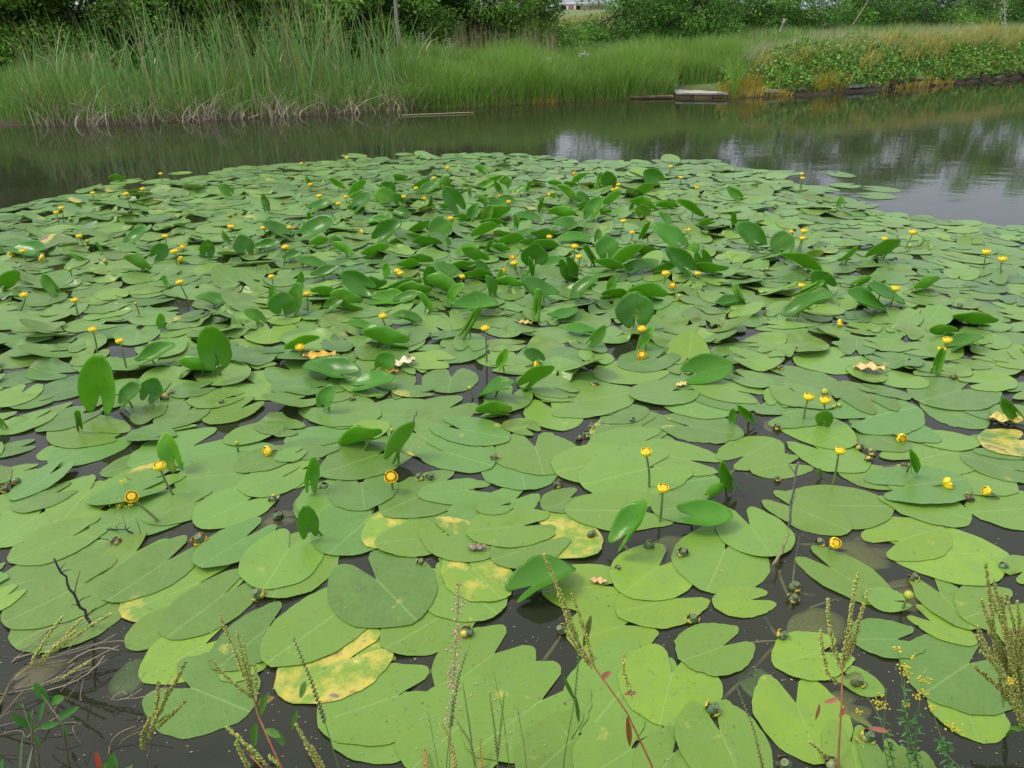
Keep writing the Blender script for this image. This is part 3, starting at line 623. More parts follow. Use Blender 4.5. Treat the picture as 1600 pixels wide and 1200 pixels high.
def upleaf(k, Jx, Jy, Tx, Ty, W, yg, kind, tone):
    r = np.random.RandomState(900+k); tone = min(1, tone*.9+.08+(.32 if kind in 'uf' else 0)+(.3 if Jx in (157, 342) and Jy > 570 else 0))
    base = G(Jx+r.uniform(-2, 2), yg); Y = base[1]
    J = atY(Jx, Jy, Y); L_ = np.linalg.norm(atY(Tx, Ty, Y)-J); T = atY(Tx, Ty, Y+r.uniform(-.1, .5)*L_)
    e1 = T-J; L_ = np.linalg.norm(e1); e1 /= L_
    mpp = proj(J)[2]/FPX; Wm = W*mpp
    ratio = r.uniform(.50, .63)
    if kind == 'r': rho_ = Wm/4; hw = rho_*2*pi*.9
    else: hw = max(Wm, L_*ratio)/2 if kind != 'f' else L_*ratio/2
    wd = min(2*hw/L_, 1.25); lf = Leaf(L_, wd, 900+k); lf.egg = r.uniform(.18, .42)
    nth, nr = 44, 8
    th, rho, x, y = lf.grid(nth, nr)
    px = np.concatenate([[0], x.ravel()])+0.36*L_; py = np.concatenate([[0], y.ravel()]); hw = wd*L_/2
    t = np.abs(py)/hw; z = np.zeros_like(py)
    if kind == 'r':
        R_ = hw/(2*pi*.9); a = t*2*pi*.9; yy = np.sign(py)*R_*(1-np.cos(a)); z = R_*np.sin(a)
    elif kind == 'f':
        ph = math.acos(min(.92, max(.25, Wm/(2*hw)))); e = .12*hw
        yy = py*cos(ph); z = (np.sqrt((py)**2+e*e)-e)*sin(ph)
    else:
        c = r.uniform(.2, .5) if W*mpp > .5*L_ else r.uniform(.3, .75); yy = py*(1-.12*c*t*t); z = c*hw*t*t*.9
    z = z + L_*r.uniform(-.05, .11)*(2*px/L_-1)**2 + .012*L_*np.sin(px/L_*11+py/L_*6+r.uniform(0, 6))
    v = np.array([0, 0, CH])-J; v /= np.linalg.norm(v); n0 = v-(v@e1)*e1; n0 /= np.linalg.norm(n0)
    b0 = np.cross(e1, n0); best = None
    if kind in 'ou':
        al = math.acos(min(1, Wm/(2*hw)))
        al = max(0, al-0.12)
        c1 = n0*cos(al)+b0*sin(al); c2 = n0*cos(al)-b0*sin(al)
        e3 = c1 if c1[2] > c2[2] else c2
        if kind == 'u':
            e3 = c2 if c1[2] > c2[2] else c1; e3 = -e3          # the lower face is turned to the viewer
    elif kind == 'f':
        s_ = r.choice([-.5, .5]); e3 = n0*cos(s_)+b0*sin(s_)
    else: e3 = -n0 if r.rand() < .3 else n0
    e2 = np.cross(e3, e1)
    P = J+np.outer(px, e1)+np.outer(yy, e2)+np.outer(z, e3)
    lift = max(0, 0.012-P[:, 2].min()) if L_ > 0 else 0
    P[:, 2] += lift*0.7
    S = P[0]
    F = faces(nth, nr, False); uv = np.column_stack([px/L_, py/L_])
    rc = np.clip(.14*r.rand()*np.ones(len(P)), 0, 1); C = np.column_stack([np.full(len(P), tone), rc, np.zeros(len(P))])
    root = empty('upright_leaf', (base[0], base[1], 0)); off = np.array([base[0], base[1], 0])
    m_ = MB(); m_.add(P, F[0], F[1], C, uv); bo = m_.build('blade', M_UP, root, offset=off)
    so_ = bo.modifiers.new('thickness', 'SOLIDIFY'); so_.thickness = 0.0012
    foot = np.array([S[0]+r.uniform(-.03, .03), S[1]+r.uniform(-.02, .05), -.05])
    q = curve3(foot, S-e3*0.002, [r.uniform(-.02, .02), .01, 0], 7)
    m_ = MB(); tube(m_, q, np.linspace(.0055, .0035, 7), 6, (.10, .20, .04)); m_.build('stalk', M_STEM, root, offset=off)
    cx, cy, _ = proj(P.mean(0))
    tag(root, None, 'lily leaf', 'water lily leaves standing above the pond')
    items.append((cx, cy, root, (kind, tone-(.3 if kind in 'uf' else .05), L_)))
for k, u in enumerate(UP): upleaf(k, *u)
r4 = np.random.RandomState(404); added = 0; have = [(it[0], it[1]) for it in items]
while added < 85:
    px = r4.normal(740, 185); py = r4.uniform(280, 500)
    if px < 20 or px > 1500 or ingap(px, py) or (py > 480 and r4.rand() < .6) or (px < 350 and r4.rand() < .5): continue
    sc_ = np.interp(py, [270, 560], [.42, 1.0])
    if min(math.hypot(px-a, (py-b)*1.5) for a, b in have) < 20*sc_+6: continue
    have.append((px, py)); added += 1; kd = r4.choice(list('ooouuuuff')); ln = r4.uniform(46, 82)*sc_
    if kd == 'o': an = r4.uniform(-pi, 0); dx, dy = cos(an)*ln, sin(an)*ln*.75-4*sc_; wpx = r4.uniform(16, 34)*sc_
    elif kd == 'u': an = r4.choice([0, pi])+r4.normal(0, .35); dx, dy = cos(an)*ln, -abs(sin(an))*ln*.7; wpx = r4.uniform(12, 20)*sc_
    else: dx, dy = r4.normal(0, 12)*sc_, -r4.uniform(32, 52)*sc_; wpx = r4.uniform(8, 16)*sc_ if kd == 'r' else r4.uniform(12, 22)*sc_
    upleaf(1000+added, px-dx/2, py+abs(dy)/2 if dy < 0 else py, px+dx/2, py-abs(dy)/2 if dy < 0 else py+dy, wpx, py+abs(dy)/2+4*sc_, kd, float(r4.uniform(.02, .75)))
def upadj(q):
    kind, tone, L_ = q
    return {'r': 'tightly rolled', 'f': 'folded', 'u': 'cupped', 'o': 'open'}[kind]+(' bright' if tone > .5 else (' dark' if tone < .14 else ''))
word_labels(items, 'upright leaf', upadj)

# ================================================================ yellow blooms (thing > stem, bloom > stigma)
YEL = (.86, .66, .015); ORA = (.80, .54, .02)
def frame(ax):
    ax = np.asarray(ax, float); ax = ax/np.linalg.norm(ax); a = np.cross(ax, [0.2, .3, .93]) if abs(ax[2]) < .95 else np.cross(ax, [0, 1, 0.01])
    a /= np.linalg.norm(a); return a, np.cross(ax, a), ax
def bloom_mesh(P, ax, D, r, openness):
    a, b, c = frame(ax); m_ = MB(); R_ = D/2
    for k in range(6):
        t0 = 2*pi*k/6+r.uniform(-.1, .1); span = .78; n1, n2 = 7, 6; V = []; CC = []
        off = 1.0 if k % 2 else .91
        for i in range(n2+1):
            s_ = i/n2
            for j in range(n1):
                q = (j/(n1-1)*2-1); wdt = span*(sin(pi*min(s_*.62+.14, 1))**.7)
                if i == n2: wdt *= .72
                th_ = t0+q*wdt
                el = s_*pi*(.76-openness*.16)
                rad = R_*off*(sin(el)*1.0+.04)*(1-.05*q*q); h = R_*.80*(1-cos(el))*(1-.10*q*q)
                V.append(P+a*cos(th_)*rad+b*sin(th_)*rad+c*(h-R_*.5))
                CC.append(np.array(YEL)*(1-.10*(1-s_))+np.array([-.25, .0, 0])*(max(0, .18-s_)*3))
        Q = [(i*n1+j, i*n1+j+1, (i+1)*n1+j+1, (i+1)*n1+j) for i in range(n2) for j in range(n1-1)]
        m_.add(V, Q, None, np.clip(CC, .01, 1))
    st = MB()
    blob(st, P+c*R_*.12, R_, ORA, c, 14, 0, [(0, 0.0), (0, .60), (.30, .62), (.50, .55), (.53, .44), (.47, .35), (.47, .27), (.52, .22), (.50, .11), (.43, .05), (.43, 0)])
    for k in range(16):
        t = 2*pi*k/16; blob(st, P+a*cos(t)*R_*.66+b*sin(t)*R_*.66+c*R_*.16, R_*.13, (.75, .45, .02), c, 5, 3)
    return m_, st
FL = [ # bloom x,y  stem foot x,y  kind(u upright, s sideways, c coiled face to viewer, b bud)  relative size
 (611,746,611,770,'c',1.15),(1010,708,1013,763,'u',1),(1036,765,1030,815,'u',1),(1263,622,1260,660,'u',1.05),(1289,627,1289,668,'u',1.05),(1312,706,1301,757,'u',.9),(1408,684,1383,668,'s',1),
 (1479,756,1420,762,'s',1.1),(1543,768,1578,784,'s',.8),(1304,849,1300,862,'s',.9),(1480,533,1468,578,'u',1),(1471,547,1462,582,'u',.9),(1003,515,993,546,'u',1.05),(1003,555,990,560,'c',1.1),
 (758,514,759,566,'u',1),(598,495,604,512,'u',1.05),(469,544,466,562,'u',1.05),(145,516,148,552,'u',1),(187,534,199,582,'u',.9),(250,730,283,776,'u',1.05),(206,777,270,818,'c',1.05),
 (419,705,455,700,'s',1),(38,462,17,488,'u',.95),(117,470,125,492,'u',.8),(281,442,298,472,'u',.9),(424,433,429,458,'u',.8),(479,460,474,490,'u',.9),(621,424,622,449,'u',.9),(626,428,628,452,'u',.9),
 (722,433,722,454,'u',.8),(786,423,815,440,'c',1.05),(801,402,812,428,'c',.9),(803,412,814,432,'u',.95),(840,472,838,490,'u',.8),(837,570,800,572,'s',.9),(1040,428,1031,452,'u',1.05),(1051,446,1056,456,'c',1),
 (1061,465,1040,460,'s',.8),(1090,428,1089,447,'u',.75),(898,386,893,412,'u',1.05),(905,402,905,416,'u',.95),(858,371,858,382,'u',.9),(974,346,968,371,'u',.9),(988,364,987,378,'u',.8),(1075,360,1078,372,'u',1),
 (975,390,978,398,'s',.8),(964,295,962,306,'u',.8),(958,297,956,306,'u',.8),(966,289,966,304,'u',.8),(897,271,893,287,'c',1),(1048,261,1046,272,'u',.9),(1064,278,1063,288,'u',.9),(1089,293,1087,301,'s',1),
 (1002,293,1003,302,'s',.7),(858,304,860,312,'s',.7),(1252,447,1240,476,'u',.8),(1311,505,1284,508,'s',1),(1399,452,1388,482,'u',1),(1256,362,1244,396,'u',1.05),(1254,373,1247,400,'u',.9),(1236,362,1240,372,'s',.7),
 (1426,364,1411,391,'u',1.15),(1382,374,1381,384,'u',.9),(1422,384,1405,392,'b',1),(1541,395,1540,427,'u',1.1),(1566,406,1570,436,'u',1.15),(1253,272,1250,300,'u',.8),(1254,279,1252,302,'u',.8),
 (542,247,535,264,'u',.9),(471,256,472,266,'u',.8),(485,289,487,300,'u',.9),(499,307,500,318,'u',1.05),(529,319,529,328,'u',.9),(540,308,541,322,'u',.8),(631,308,632,326,'u',.9),(650,295,648,306,'u',1),(663,310,660,318,'c',1),
 (674,309,676,318,'b',.8),(678,279,680,288,'u',.9),(699,262,699,270,'s',1),(704,342,705,356,'u',1),(565,363,580,364,'s',.9),(452,356,462,378,'u',.8),(412,357,432,372,'u',1),(446,387,443,418,'u',1.05),(472,411,473,420,'b',.9),
 (781,307,783,318,'c',1.05),(795,316,797,326,'u',.9),(770,365,775,374,'s',.8),(223,296,228,316,'u',.95),(197,304,207,333,'u',1),(145,302,151,321,'u',.8),(251,272,253,287,'u',.8),(96,326,97,350,'u',1),(88,333,89,350,'u',.9),(110,342,112,348,'b',1),
 (124,370,133,391,'u',.9),(136,377,144,391,'b',1),(35,393,37,411,'u',.9),(17,399,2,398,'s',1),(66,403,76,410,'s',1),(164,408,160,418,'b',1),(109,421,116,440,'b',.9),(258,370,262,386,'u',.95),(273,394,272,416,'u',1.1),
 (283,406,308,416,'s',1.05),(285,386,286,395,'s',.95),(361,355,361,366,'u',1.1),(391,397,380,396,'s',1),(1289,612,1272,620,'b',1.2),(1311,633,1300,630,'b',.7),(1420,930,1414,955,'b',1.1),(612,672,612,684,'b',.7),(370,692,370,708,'b',.6),
 (212,474,218,494,'b',.7),(734,606,748,622,'b',.7),(1199,420,1192,432,'b',.6),(1303,635,1290,628,'b',.6),(1172,657,1150,700,'b',.01)]
items = []
for k, (x, y, bx, by, kd, sz) in enumerate(FL):
    if sz < .05: continue
    r = np.random.RandomState(3000+k)
    foot = G(bx, by); Yh = foot[1]
    if kd in 's': Yh = foot[1]*.5+G(x, y+6)[1]*.5 if abs(x-bx) > 10 else foot[1]
    Hd = atY(x, y, Yh)
    if Hd[2] < .02: Hd = G(x, y, .022)
    D = .043*sz*r.uniform(.95, 1.05)*(1.0 if y > 480 else 1.12)
    root = empty('yellow_water_lily', (foot[0], foot[1], 0)); off = np.array([foot[0], foot[1], 0])
    dv = Hd-foot; v = np.array([0, 0, CH])-Hd; v /= np.linalg.norm(v)
    ax = np.array([r.uniform(-.15, .15), -.12, 1.])
    if kd == 's': ax = np.array([dv[0], dv[1]-.02, .25*abs(dv[0])+.02])
    if kd == 'c': ax = v*.8+np.array([0, 0, .35])
    if kd == 'b': D *= .62
    a_, b_, c_ = frame(ax)
    S0 = np.array([foot[0], foot[1], -.06])
    q = curve3(S0, Hd-c_*D*.38, np.array([r.uniform(-.01, .01), 0, .02 if kd == 's' else 0]), 8)
    m_ = MB(); tube(m_, q, np.linspace(.0052, .0040, 8), 7, (.13, .19, .055)); m_.build('stem', M_STEM, root, offset=off)
    if kd == 'b':
        m_ = MB(); blob(m_, Hd, D*.5, (.42, .46, .05), c_, 10, 0, [(-1, 0), (-.9, .45), (-.5, .88), (0, 1.), (.5, .85), (.85, .5), (1, 0)])
        for i in range(5):
            t = 2*pi*i/5; blob(m_, Hd+(a_*cos(t)+b_*sin(t))*D*.22-c_*D*.1, D*.33, (.20, .30, .04), c_, 7, 5)
        m_.build('bud', M_BLOOM, root, offset=off)
    else:
        m_, st = bloom_mesh(Hd, ax, D, r, 1.0 if kd == 'c' else r.uniform(.1, .6))
        bo = m_.build('bloom', M_BLOOM, root, offset=off)
        md = bo.modifiers.new('thickness', 'SOLIDIFY'); md.thickness = .0012
        st.build('stigma', M_BLOOM, bo, offset=off)
    tag(root, None, 'water lily' , 'yellow water lily blooms on stalks')
    items.append((x, y, root, kd))
word_labels(items, 'water lily', lambda k: {'u': 'upright yellow', 's': 'sideways yellow', 'c': 'wide open yellow', 'b': 'closed greenish'}[k])

# ================================================================ seed pods at the surface (thing > flask, cap, withered_sepals, stalk)
PODS = [(1067,865,0,1),(1083,968,0,1),(1222,994,.5,1),(1240,917,.2,1.1),(1239,936,.2,1),(878,985,-.6,1),(658,880,0,.9),(727,990,1.4,1.25),(404,930,-.4,1.2),(427,780,-.9,1),(345,630,.2,1),(258,622,-.8,1.2),(268,615,.6,1),
 (1113,1108,.3,1.1),(1427,903,.1,.9),(1567,886,.6,.9),(1512,779,.9,1.2),(657,746,-.6,1),(672,745,.4,1),(507,762,-.9,1.1),(773,716,.3,1),(873,756,-1,1),(925,667,-1,.9),(917,679,-1,.9),(905,685,-1.2,.8),(988,658,-.6,.9),
 (1343,699,.5,1.1),(1361,707,.9,1),(1356,718,1.2,1),(560,672,-.5,1.1),(924,835,.6,1),(966,888,0,.6),(181,848,-.6,1.2),(25,752,-1,1.1),(6,765,.6,1),(1214,748,0,.8),(1412,727,.8,.8),(1340,1065,0,1.1),(1283,848,-.6,1),
 (1356,1152,.3,1),(312,845,0,1.4),(433,807,.7,1.1),(1013,853,.8,1.1),(930,600,0,1),(1300,1195,.4,1),(1228,1196,-.4,1.1),(550,625,.2,.9),(1220,575,.1,.9),(1490,590,.3,1.1),(1465,585,.3,.8),(1215,668,0,1),(1500,478,.5,.9)]
SUBST = {0: 0, 1: (965,840), 13: (1210,1010), 5: (835,1050), 6: (664,960), 7: (770,955), 8: (470,905), 32: (270,800), 40: (345,820), 41: (462,800), 39: (1290,1100), 9: (480,700), 4: (1215,890)}
items = []
for k, (x, y, tl, sz) in enumerate(PODS):
    r = np.random.RandomState(5000+k); P = G(x, y, .008); off = np.array([P[0], P[1], 0]); R_ = .0138*sz
    ax = np.array([tl, -.25, 1.0 if abs(tl) < .8 else .35]); a_, b_, c_ = frame(ax)
    root = empty('seed_pod', (P[0], P[1], 0)); gcol = (.050+.05*r.rand(), .135, .050) if k not in (29, 44) else (.2, .24, .1)
    m_ = MB(); blob(m_, P, R_, gcol, c_, 12, 0, [(-1, 0), (-.9, .5), (-.5, .9), (0, 1), (.45, .82), (.8, .52), (1.05, .46), (1.18, .62)]); m_.build('flask', M_POD, root, offset=off)
    m_ = MB(); blob(m_, P+c_*R_*1.18, R_, (.10, .14, .06), c_, 12, 0, [(0, .62), (.06, .66), (.10, .55), (.06, .2), (-.02, .12), (-.02, 0)]); m_.build('cap', M_POD, root, offset=off)
    m_ = MB(); n_ = r.randint(3, 6)
    for i in range(n_):
        t = r.uniform(0, 2*pi) if k != 40 else 2*pi*i/n_; cc = [(.55, .42, .06), (.34, .28, .09), (.10, .06, .03)][r.randint(3)]
        if k == 40: cc = (.55, .33, .02)
        V = []
        for s_ in range(5):
            f = s_/4; rad = R_*(1.0+.45*sin(f*2.4)); h = -R_*.6+f*R_*1.3
            for q_ in (-1, 0, 1): V.append(P+(a_*cos(t+q_*.42)+b_*sin(t+q_*.42))*rad*(1-.05*abs(q_))+c_*h)
        Q = [(s_*3+j, s_*3+j+1, s_*3+4+j, s_*3+3+j) for s_ in range(4) for j in range(2)]
        m_.add(V, Q, None, cc)
    wo = m_.build('withered_sepals', M_BLOOM, root, offset=off); md = wo.modifiers.new('thickness', 'SOLIDIFY'); md.thickness = .0015
    if SUBST.get(k): e = G(*SUBST[k], -.05)
    else: e = P+np.array([r.uniform(-.12, .12), r.uniform(.05, .2), -.09])
    m_ = MB(); tube(m_, curve3(P-c_*R_*.8, e, [0, 0, -.006], 7), .0055, 6, (.38, .35, .17)); m_.build('stalk', M_STEM, root, offset=off)
    tag(root, None, 'seed pod', 'spent water lily pods at the waterline'); items.append((x, y, root, k))
word_labels(items, 'seed pod', lambda k: 'orange open' if k == 40 else ['small green', 'dull green', 'yellow rimmed green'][k % 3])

# ================================================================ stalks and old leaves under the surface
UND = [(645,1085,765,955,'brown'),(470,985,530,885,'pale'),(1130,755,1185,700,'pale'),(430,770,500,700,'pale'),(1200,905,1242,835,'pale brown'),(985,650,1070,640,'pale'),(350,840,245,860,'pale'),(900,645,955,610,'pale'),
       (1150,1010,1250,1005,'thin pale'),(1265,950,1420,915,'thin'),(1370,708,1440,700,'pale dry'),(1575,620,1560,590,'pale'),(1250,835,1235,950,'thin'),(80,945,250,900,'thin')]
for k, (a, b, c, d, s_) in enumerate(UND):
    A_, B_ = G(a, b, -.045), G(c, d, -.012); root = None
    m_ = MB(); tube(m_, curve3(A_, B_, [0, .01, .004], 8), .0065 if 'thin' not in s_ else .003, 6, (.50, .46, .24)); o = m_.build('sunken_stalk', M_STEM, offset=A_); o.location = A_
    items = [(a/2+c/2, b/2+d/2, o, s_)]
    tag(o, None, 'stalk', 'stalks seen through the water'); word_labels(items, 'stalk under water', lambda q: q)
    if k == 5: o['label'] = 'pale stalk under the water beside the sunken green leaf'; continue
    o['label'] = (f"{s_} stalk under the water "+o['label'].split('lying')[-1].split('under water')[-1].strip()) 
OLD = [(1270,985,1310,960,'o'),(1330,860,1400,880,'o'),(1350,845,1420,850,'b'),(1045,860,1075,840,'o'),(1420,930,1460,915,'b'),(50,1050,110,1030,'b'),(215,1045,200,1070,'g'),(440,808,410,820,'o'),(1180,1060,1200,1090,'g'),(1330,1100,1290,1120,'o'),
       (1000,640,960,655,'g'),(1235,660,1190,670,'b'),(1370,925,1430,960,'b')]
for k, (a, b, c, d, s_) in enumerate(OLD):
    S, T = G(a, b, -.02), G(c, d, -.035); L_ = min(max(np.hypot(*(T-S)[:2])*1.5, .14), .3); ang = math.atan2(T[1]-S[1], T[0]-S[0])
    lf = Leaf(L_, .75, 50+k, None, .12); nth, nr = 40, 4; th, rho, x, y = lf.grid(nth, nr)
    px = np.concatenate([[0], x.ravel()]); py = np.concatenate([[0], y.ravel()])
    V = np.column_stack([px*cos(ang)-py*sin(ang), px*sin(ang)+py*cos(ang), .006*np.sin(px*40)*np.cos(py*30)-.012*(np.hypot(px, py)/L_)])
    cc = {'o': (.34, .34, .12), 'b': (.32, .25, .14), 'g': (.18, .34, .09)}[s_]
    m_ = MB(); F = faces(nth, nr, False); m_.add(V, F[0], F[1], cc); o = m_.build('sunken_leaf', M_POD); o.location = S
    md = o.modifiers.new('thickness', 'SOLIDIFY'); md.thickness = .002
    cx, cy, _ = proj(S); tag(o, None, 'sunken leaf', 'old leaves sunk below the surface')
    word_labels([(cx, cy, o, s_)], 'sunken leaf', lambda q: {'o': 'olive', 'b': 'brown', 'g': 'greenish'}[q])
# scraps of dead leaf
SCR = [(630,568,.5,(.62,.55,.33),'cream curled scrap of dead leaf on the dark green leaves',.13),(608,578,.2,(.60,.28,.02),'orange scrap of leaf under the cream curled one',.09),(1357,577,.4,(.62,.42,.16),'torn pale orange leaf scrap on flat pads at right',.14),
       (500,560,0,(.55,.34,.04),'orange yellow leaf strip behind the glossy dark mound',.16),(1575,655,.3,(.55,.45,.10),'crumpled yellow leaf at the right edge',.15),(745,855,.1,(.20,.15,.10),'grey brown rotten scrap between two centre pads',.06),(935,905,.0,(.60,.38,.16),'thin tan scrap lying in a pad notch',.05),(1065,600,.2,(.60,.45,.12),'yellow scrap between two pads right of centre',.06),
       (820,505,.2,(.55,.42,.10),'yellowish torn scrap below the rolled leaf spears',.09)]
for k, (x, y, up, cc, lab, sz) in enumerate(SCR):
    r = np.random.RandomState(70+k); P = G(x, y, .02); hh = float(hsample(np.array([P[0]]), np.array([P[1]]))[0]); P[2] = hh+.006
    V = []; n1, n2 = 14, 6; an = r.uniform(-.5, .5)
    for i in range(n1):
        for j in range(n2):
            u = i/(n1-1)-.5; v = (j/(n2-1)-.5)*.5*(1-3.6*abs(u)**2.4)*(1+.12*sin(i*.9+k))
            V.append([(u*cos(an)-v*sin(an))*sz, (u*sin(an)+v*cos(an))*sz, sz*(up*.5*(abs(v)*2)**1.2+.06*sin(i*1.3+j*.8)+up*.25*u+.06)])
    Q = [(i*n2+j, i*n2+j+1, (i+1)*n2+j+1, (i+1)*n2+j) for i in range(n1-1) for j in range(n2-1)]
    C = np.array([np.array(cc)*(1 if r.rand() < .75 else .55) for _ in V]); m_ = MB(); m_.add(V, Q, None, C); o = m_.build('dead_leaf', M_POD); o.location = P
    md = o.modifiers.new('thickness', 'SOLIDIFY'); md.thickness = .0012
    tag(o, lab, 'dead leaf')

# ================================================================ dead branches
def branch(name, pts, r0, r1, col, label, cat, twigs=6, seed=1, zt=None):
    r = np.random.RandomState(seed); pts = np.array(pts, float); off = pts[0].copy(); root = empty(name, off)
    t = np.linspace(0, 1, 14); k = np.linspace(0, 1, len(pts)); q = np.stack([np.interp(t, k, pts[:, i]) for i in range(3)], -1)+r.normal(0, .0025, (14, 3))
    m_ = MB(); tube(m_, q, np.linspace(r0, r1, 14), 7, col); m_.build('stem', M_WOOD, root, offset=off)
    for i in range(twigs):
        p = q[r.randint(3, 13)]; d = np.array([r.uniform(-1, 1), r.uniform(-.4, .4), r.uniform(.1, 1)]); d /= np.linalg.norm(d); ln = r.uniform(.015, .07)
        m_ = MB(); tube(m_, curve3(p, p+d*ln, r.normal(0, .004, 3), 5), np.linspace(r1*.8, r1*.3, 5), 5, col); m_.build('twig', M_WOOD, root, offset=off)
    tag(root, label, cat); return root
b0 = G(152, 988, -.02); branch('dead_branch', [b0, atY(118, 935, b0[1]+.0), atY(86, 872, b0[1]+.01)], .0048, .0025, (.055, .05, .05), 'thin dark dead branch slanting out of the water at lower left', 'branch', 7, 3)
b1 = G(1232, 838, -.03); branch('dead_branch', [b1, atY(1238, 780, b1[1]), atY(1246, 722, b1[1]+.01)], .0050, .0035, (.16, .145, .13), 'grey bare twig standing in open water right of centre', 'branch', 4, 5)
b2 = G(1200, 905, -.04); branch('dead_stalk', [b2, G(1218, 865, .03), G(1232, 835, .06)], .0055, .0045, (.20, .19, .09), 'pale olive stalk leaning against the grey bare twig', 'stalk', 0, 6)
b3 = G(160, 826, .005); branch('dead_twig', [b3, G(195, 828, .02), G(225, 838, .004)], .0025, .0015, (.04, .035, .035), 'small black twig floating beside the spent pod at left', 'twig', 8, 7)
b4 = G(988, 660, .01); branch('dead_twig', [G(645, 664, .02), atY(651, 642, G(645, 664)[1])], .0025, .0015, (.06, .055, .05), 'short dark twig standing over the slanting upright leaf', 'twig', 0, 8)

# ================================================================ far bank: blades, reeds, cover
def blades(mb, B, h, w, az, lean, c, r, K=4, tipc=None):
    n = len(B); t = np.linspace(0, 1, K+1)
    d = np.stack([np.cos(az), np.sin(az), az*0], -1); fa = r.uniform(-.6, .6, n); wd = np.stack([np.cos(fa), np.sin(fa), fa*0], -1)
    V = np.zeros((n, K+1, 2, 3)); C = np.zeros((n, K+1, 2, 3))
    for i, s in enumerate(t):
        p = B+d*(h*lean*s**2)[:, None]+np.array([0, 0, 1])*(h*s*(1-.25*np.clip(lean, 0, 2)*s))[:, None]
        ww = (w*(1-s**1.6*.92)*.5)[:, None]
        V[:, i, 0] = p-wd*ww; V[:, i, 1] = p+wd*ww
        cc = c if tipc is None else c*(1-s**3)+tipc*s**3
        C[:, i, 0] = cc; C[:, i, 1] = cc
    k = np.arange(n)[:, None]*(K+1)*2+np.arange(K)[None, :]*2
    Q = np.stack([k, k+1, k+3, k+2], -1).reshape(-1, 4)
    mb.add(V.reshape(-1, 3), Q, None, C.reshape(-1, 3))
def pxof(X, Y, Z=0.0):
    f = Y*cp-(Z-CH)*sp_; return 800+FPX*X/f
def sample_bank(n, p0, p1, d0, d1, r, power=1.0):
    """n points on the bank between frame columns p0 and p1, d metres behind the waterline"""
    xa, xb = G(p0, 160)[0], G(p1, 140)[0]
    out = []
    X = r.uniform(-16, 26, n*8); d = d0+(d1-d0)*r.rand(n*8)**power; Y = shore(X)+d
    p = pxof(X, Y); m = (p > p0) & (p < p1); X, Y, p = X[m][:n], Y[m][:n], p[m][:n]
    return np.stack([X, Y, gz(X, Y)-.03], -1), p
def shades(r, n, base, var=.25, hue=.12):
    k = 1+r.uniform(-var, var, (n, 1)); return np.clip(np.array(base)*k*(1+r.uniform(-hue, hue, (n, 3))), .004, 1)
r = np.random.RandomState(21)
CAT = [(60,150,.05,1.25,'leftmost low clump of blue green cattails'),(150,215,.05,1.30,'clump of cattails at the far left mixed with straw tips'),(215,330,.1,1.40,'wide cattail clump leaning left above the greyish straw'),
       (325,440,.1,1.55,'tall dense cattail clump left of the tallest one'),(430,545,.15,1.75,'tallest cattail clump with brown tips'),(560,650,.2,1.50,'separate narrow cattail clump in front of the grey bare trunk'),(640,720,.3,1.0,'low thin cattails fading into the grass right of the narrow clump')]
for k, (a, b, d0, hm, lab) in enumerate(CAT):
    n = int((b-a)*(4.6 if k < 6 else 1.6)); B, p = sample_bank(n, a-6, b+6, d0, 1.9, r); n = len(B)
    q = np.clip((p-a)/(b-a), 0, 1); env = .70+.30*np.sin(pi*q)+.06*np.sin(p*.21)
    h = hm*1.18*env*r.uniform(.70, 1.08, n)
    c = shades(r, n, (.165, .34, .09), .42, .20); y = r.rand(n) < .16; c[y] = shades(r, y.sum(), (.36, .31, .15), .2, .1)
    y3 = r.rand(n) < .25; c[y3] = shades(r, y3.sum(), (.13, .27, .06), .25, .1)
    tip = c.copy(); y2 = r.rand(n) < .22; tip[y2] = (.36, .25, .12)
    m_ = MB(); blades(m_, B, h, r.uniform(.013, .030, n), np.where(r.rand(n) < .62, pi, 0)+r.normal(0, .9, n), r.uniform(.02, .30, n)*r.choice([1, 1, 2.0], n), c, r, 5, tip)
    o = m_.build('cattail_clump', M_GRASS); tag(o, lab, 'cattails', 'cattail clumps on the left bank')
    m2 = MB(); n2 = int((b-a)*4.6*(1.25 if k < 3 else (.8 if k < 6 else .25))); B2, p2 = sample_bank(n2, a-8, b+8, -.15, .45, r); n2 = len(B2)
    B2[:, 2] = np.maximum(B2[:, 2], -.03)
    blades(m2, B2, r.uniform(.18, .62, n2), r.uniform(.010, .024, n2), r.uniform(0, 2*pi, n2), r.uniform(.3, 2.0, n2), shades(r, n2, (.40, .345, .25), .4, .08), r, 4)
    m2.build('straw_litter', M_GRASS, o)
    m3 = MB(); n3 = int((b-a)*.5); B3, p3 = sample_bank(n3, a, b, .1, 1.2, r); n3 = len(B3); B3[:, 2] += r.uniform(.3, .9, n3)   # broken pale leaves hanging in the clump
    blades(m3, B3, r.uniform(.15, .45, n3), r.uniform(.012, .022, n3), r.uniform(0, 2*pi, n3), r.uniform(.6, 2.2, n3), shades(r, n3, (.40, .34, .20), .3, .08), r, 4)
    m3.build('broken_leaves', M_GRASS, o)
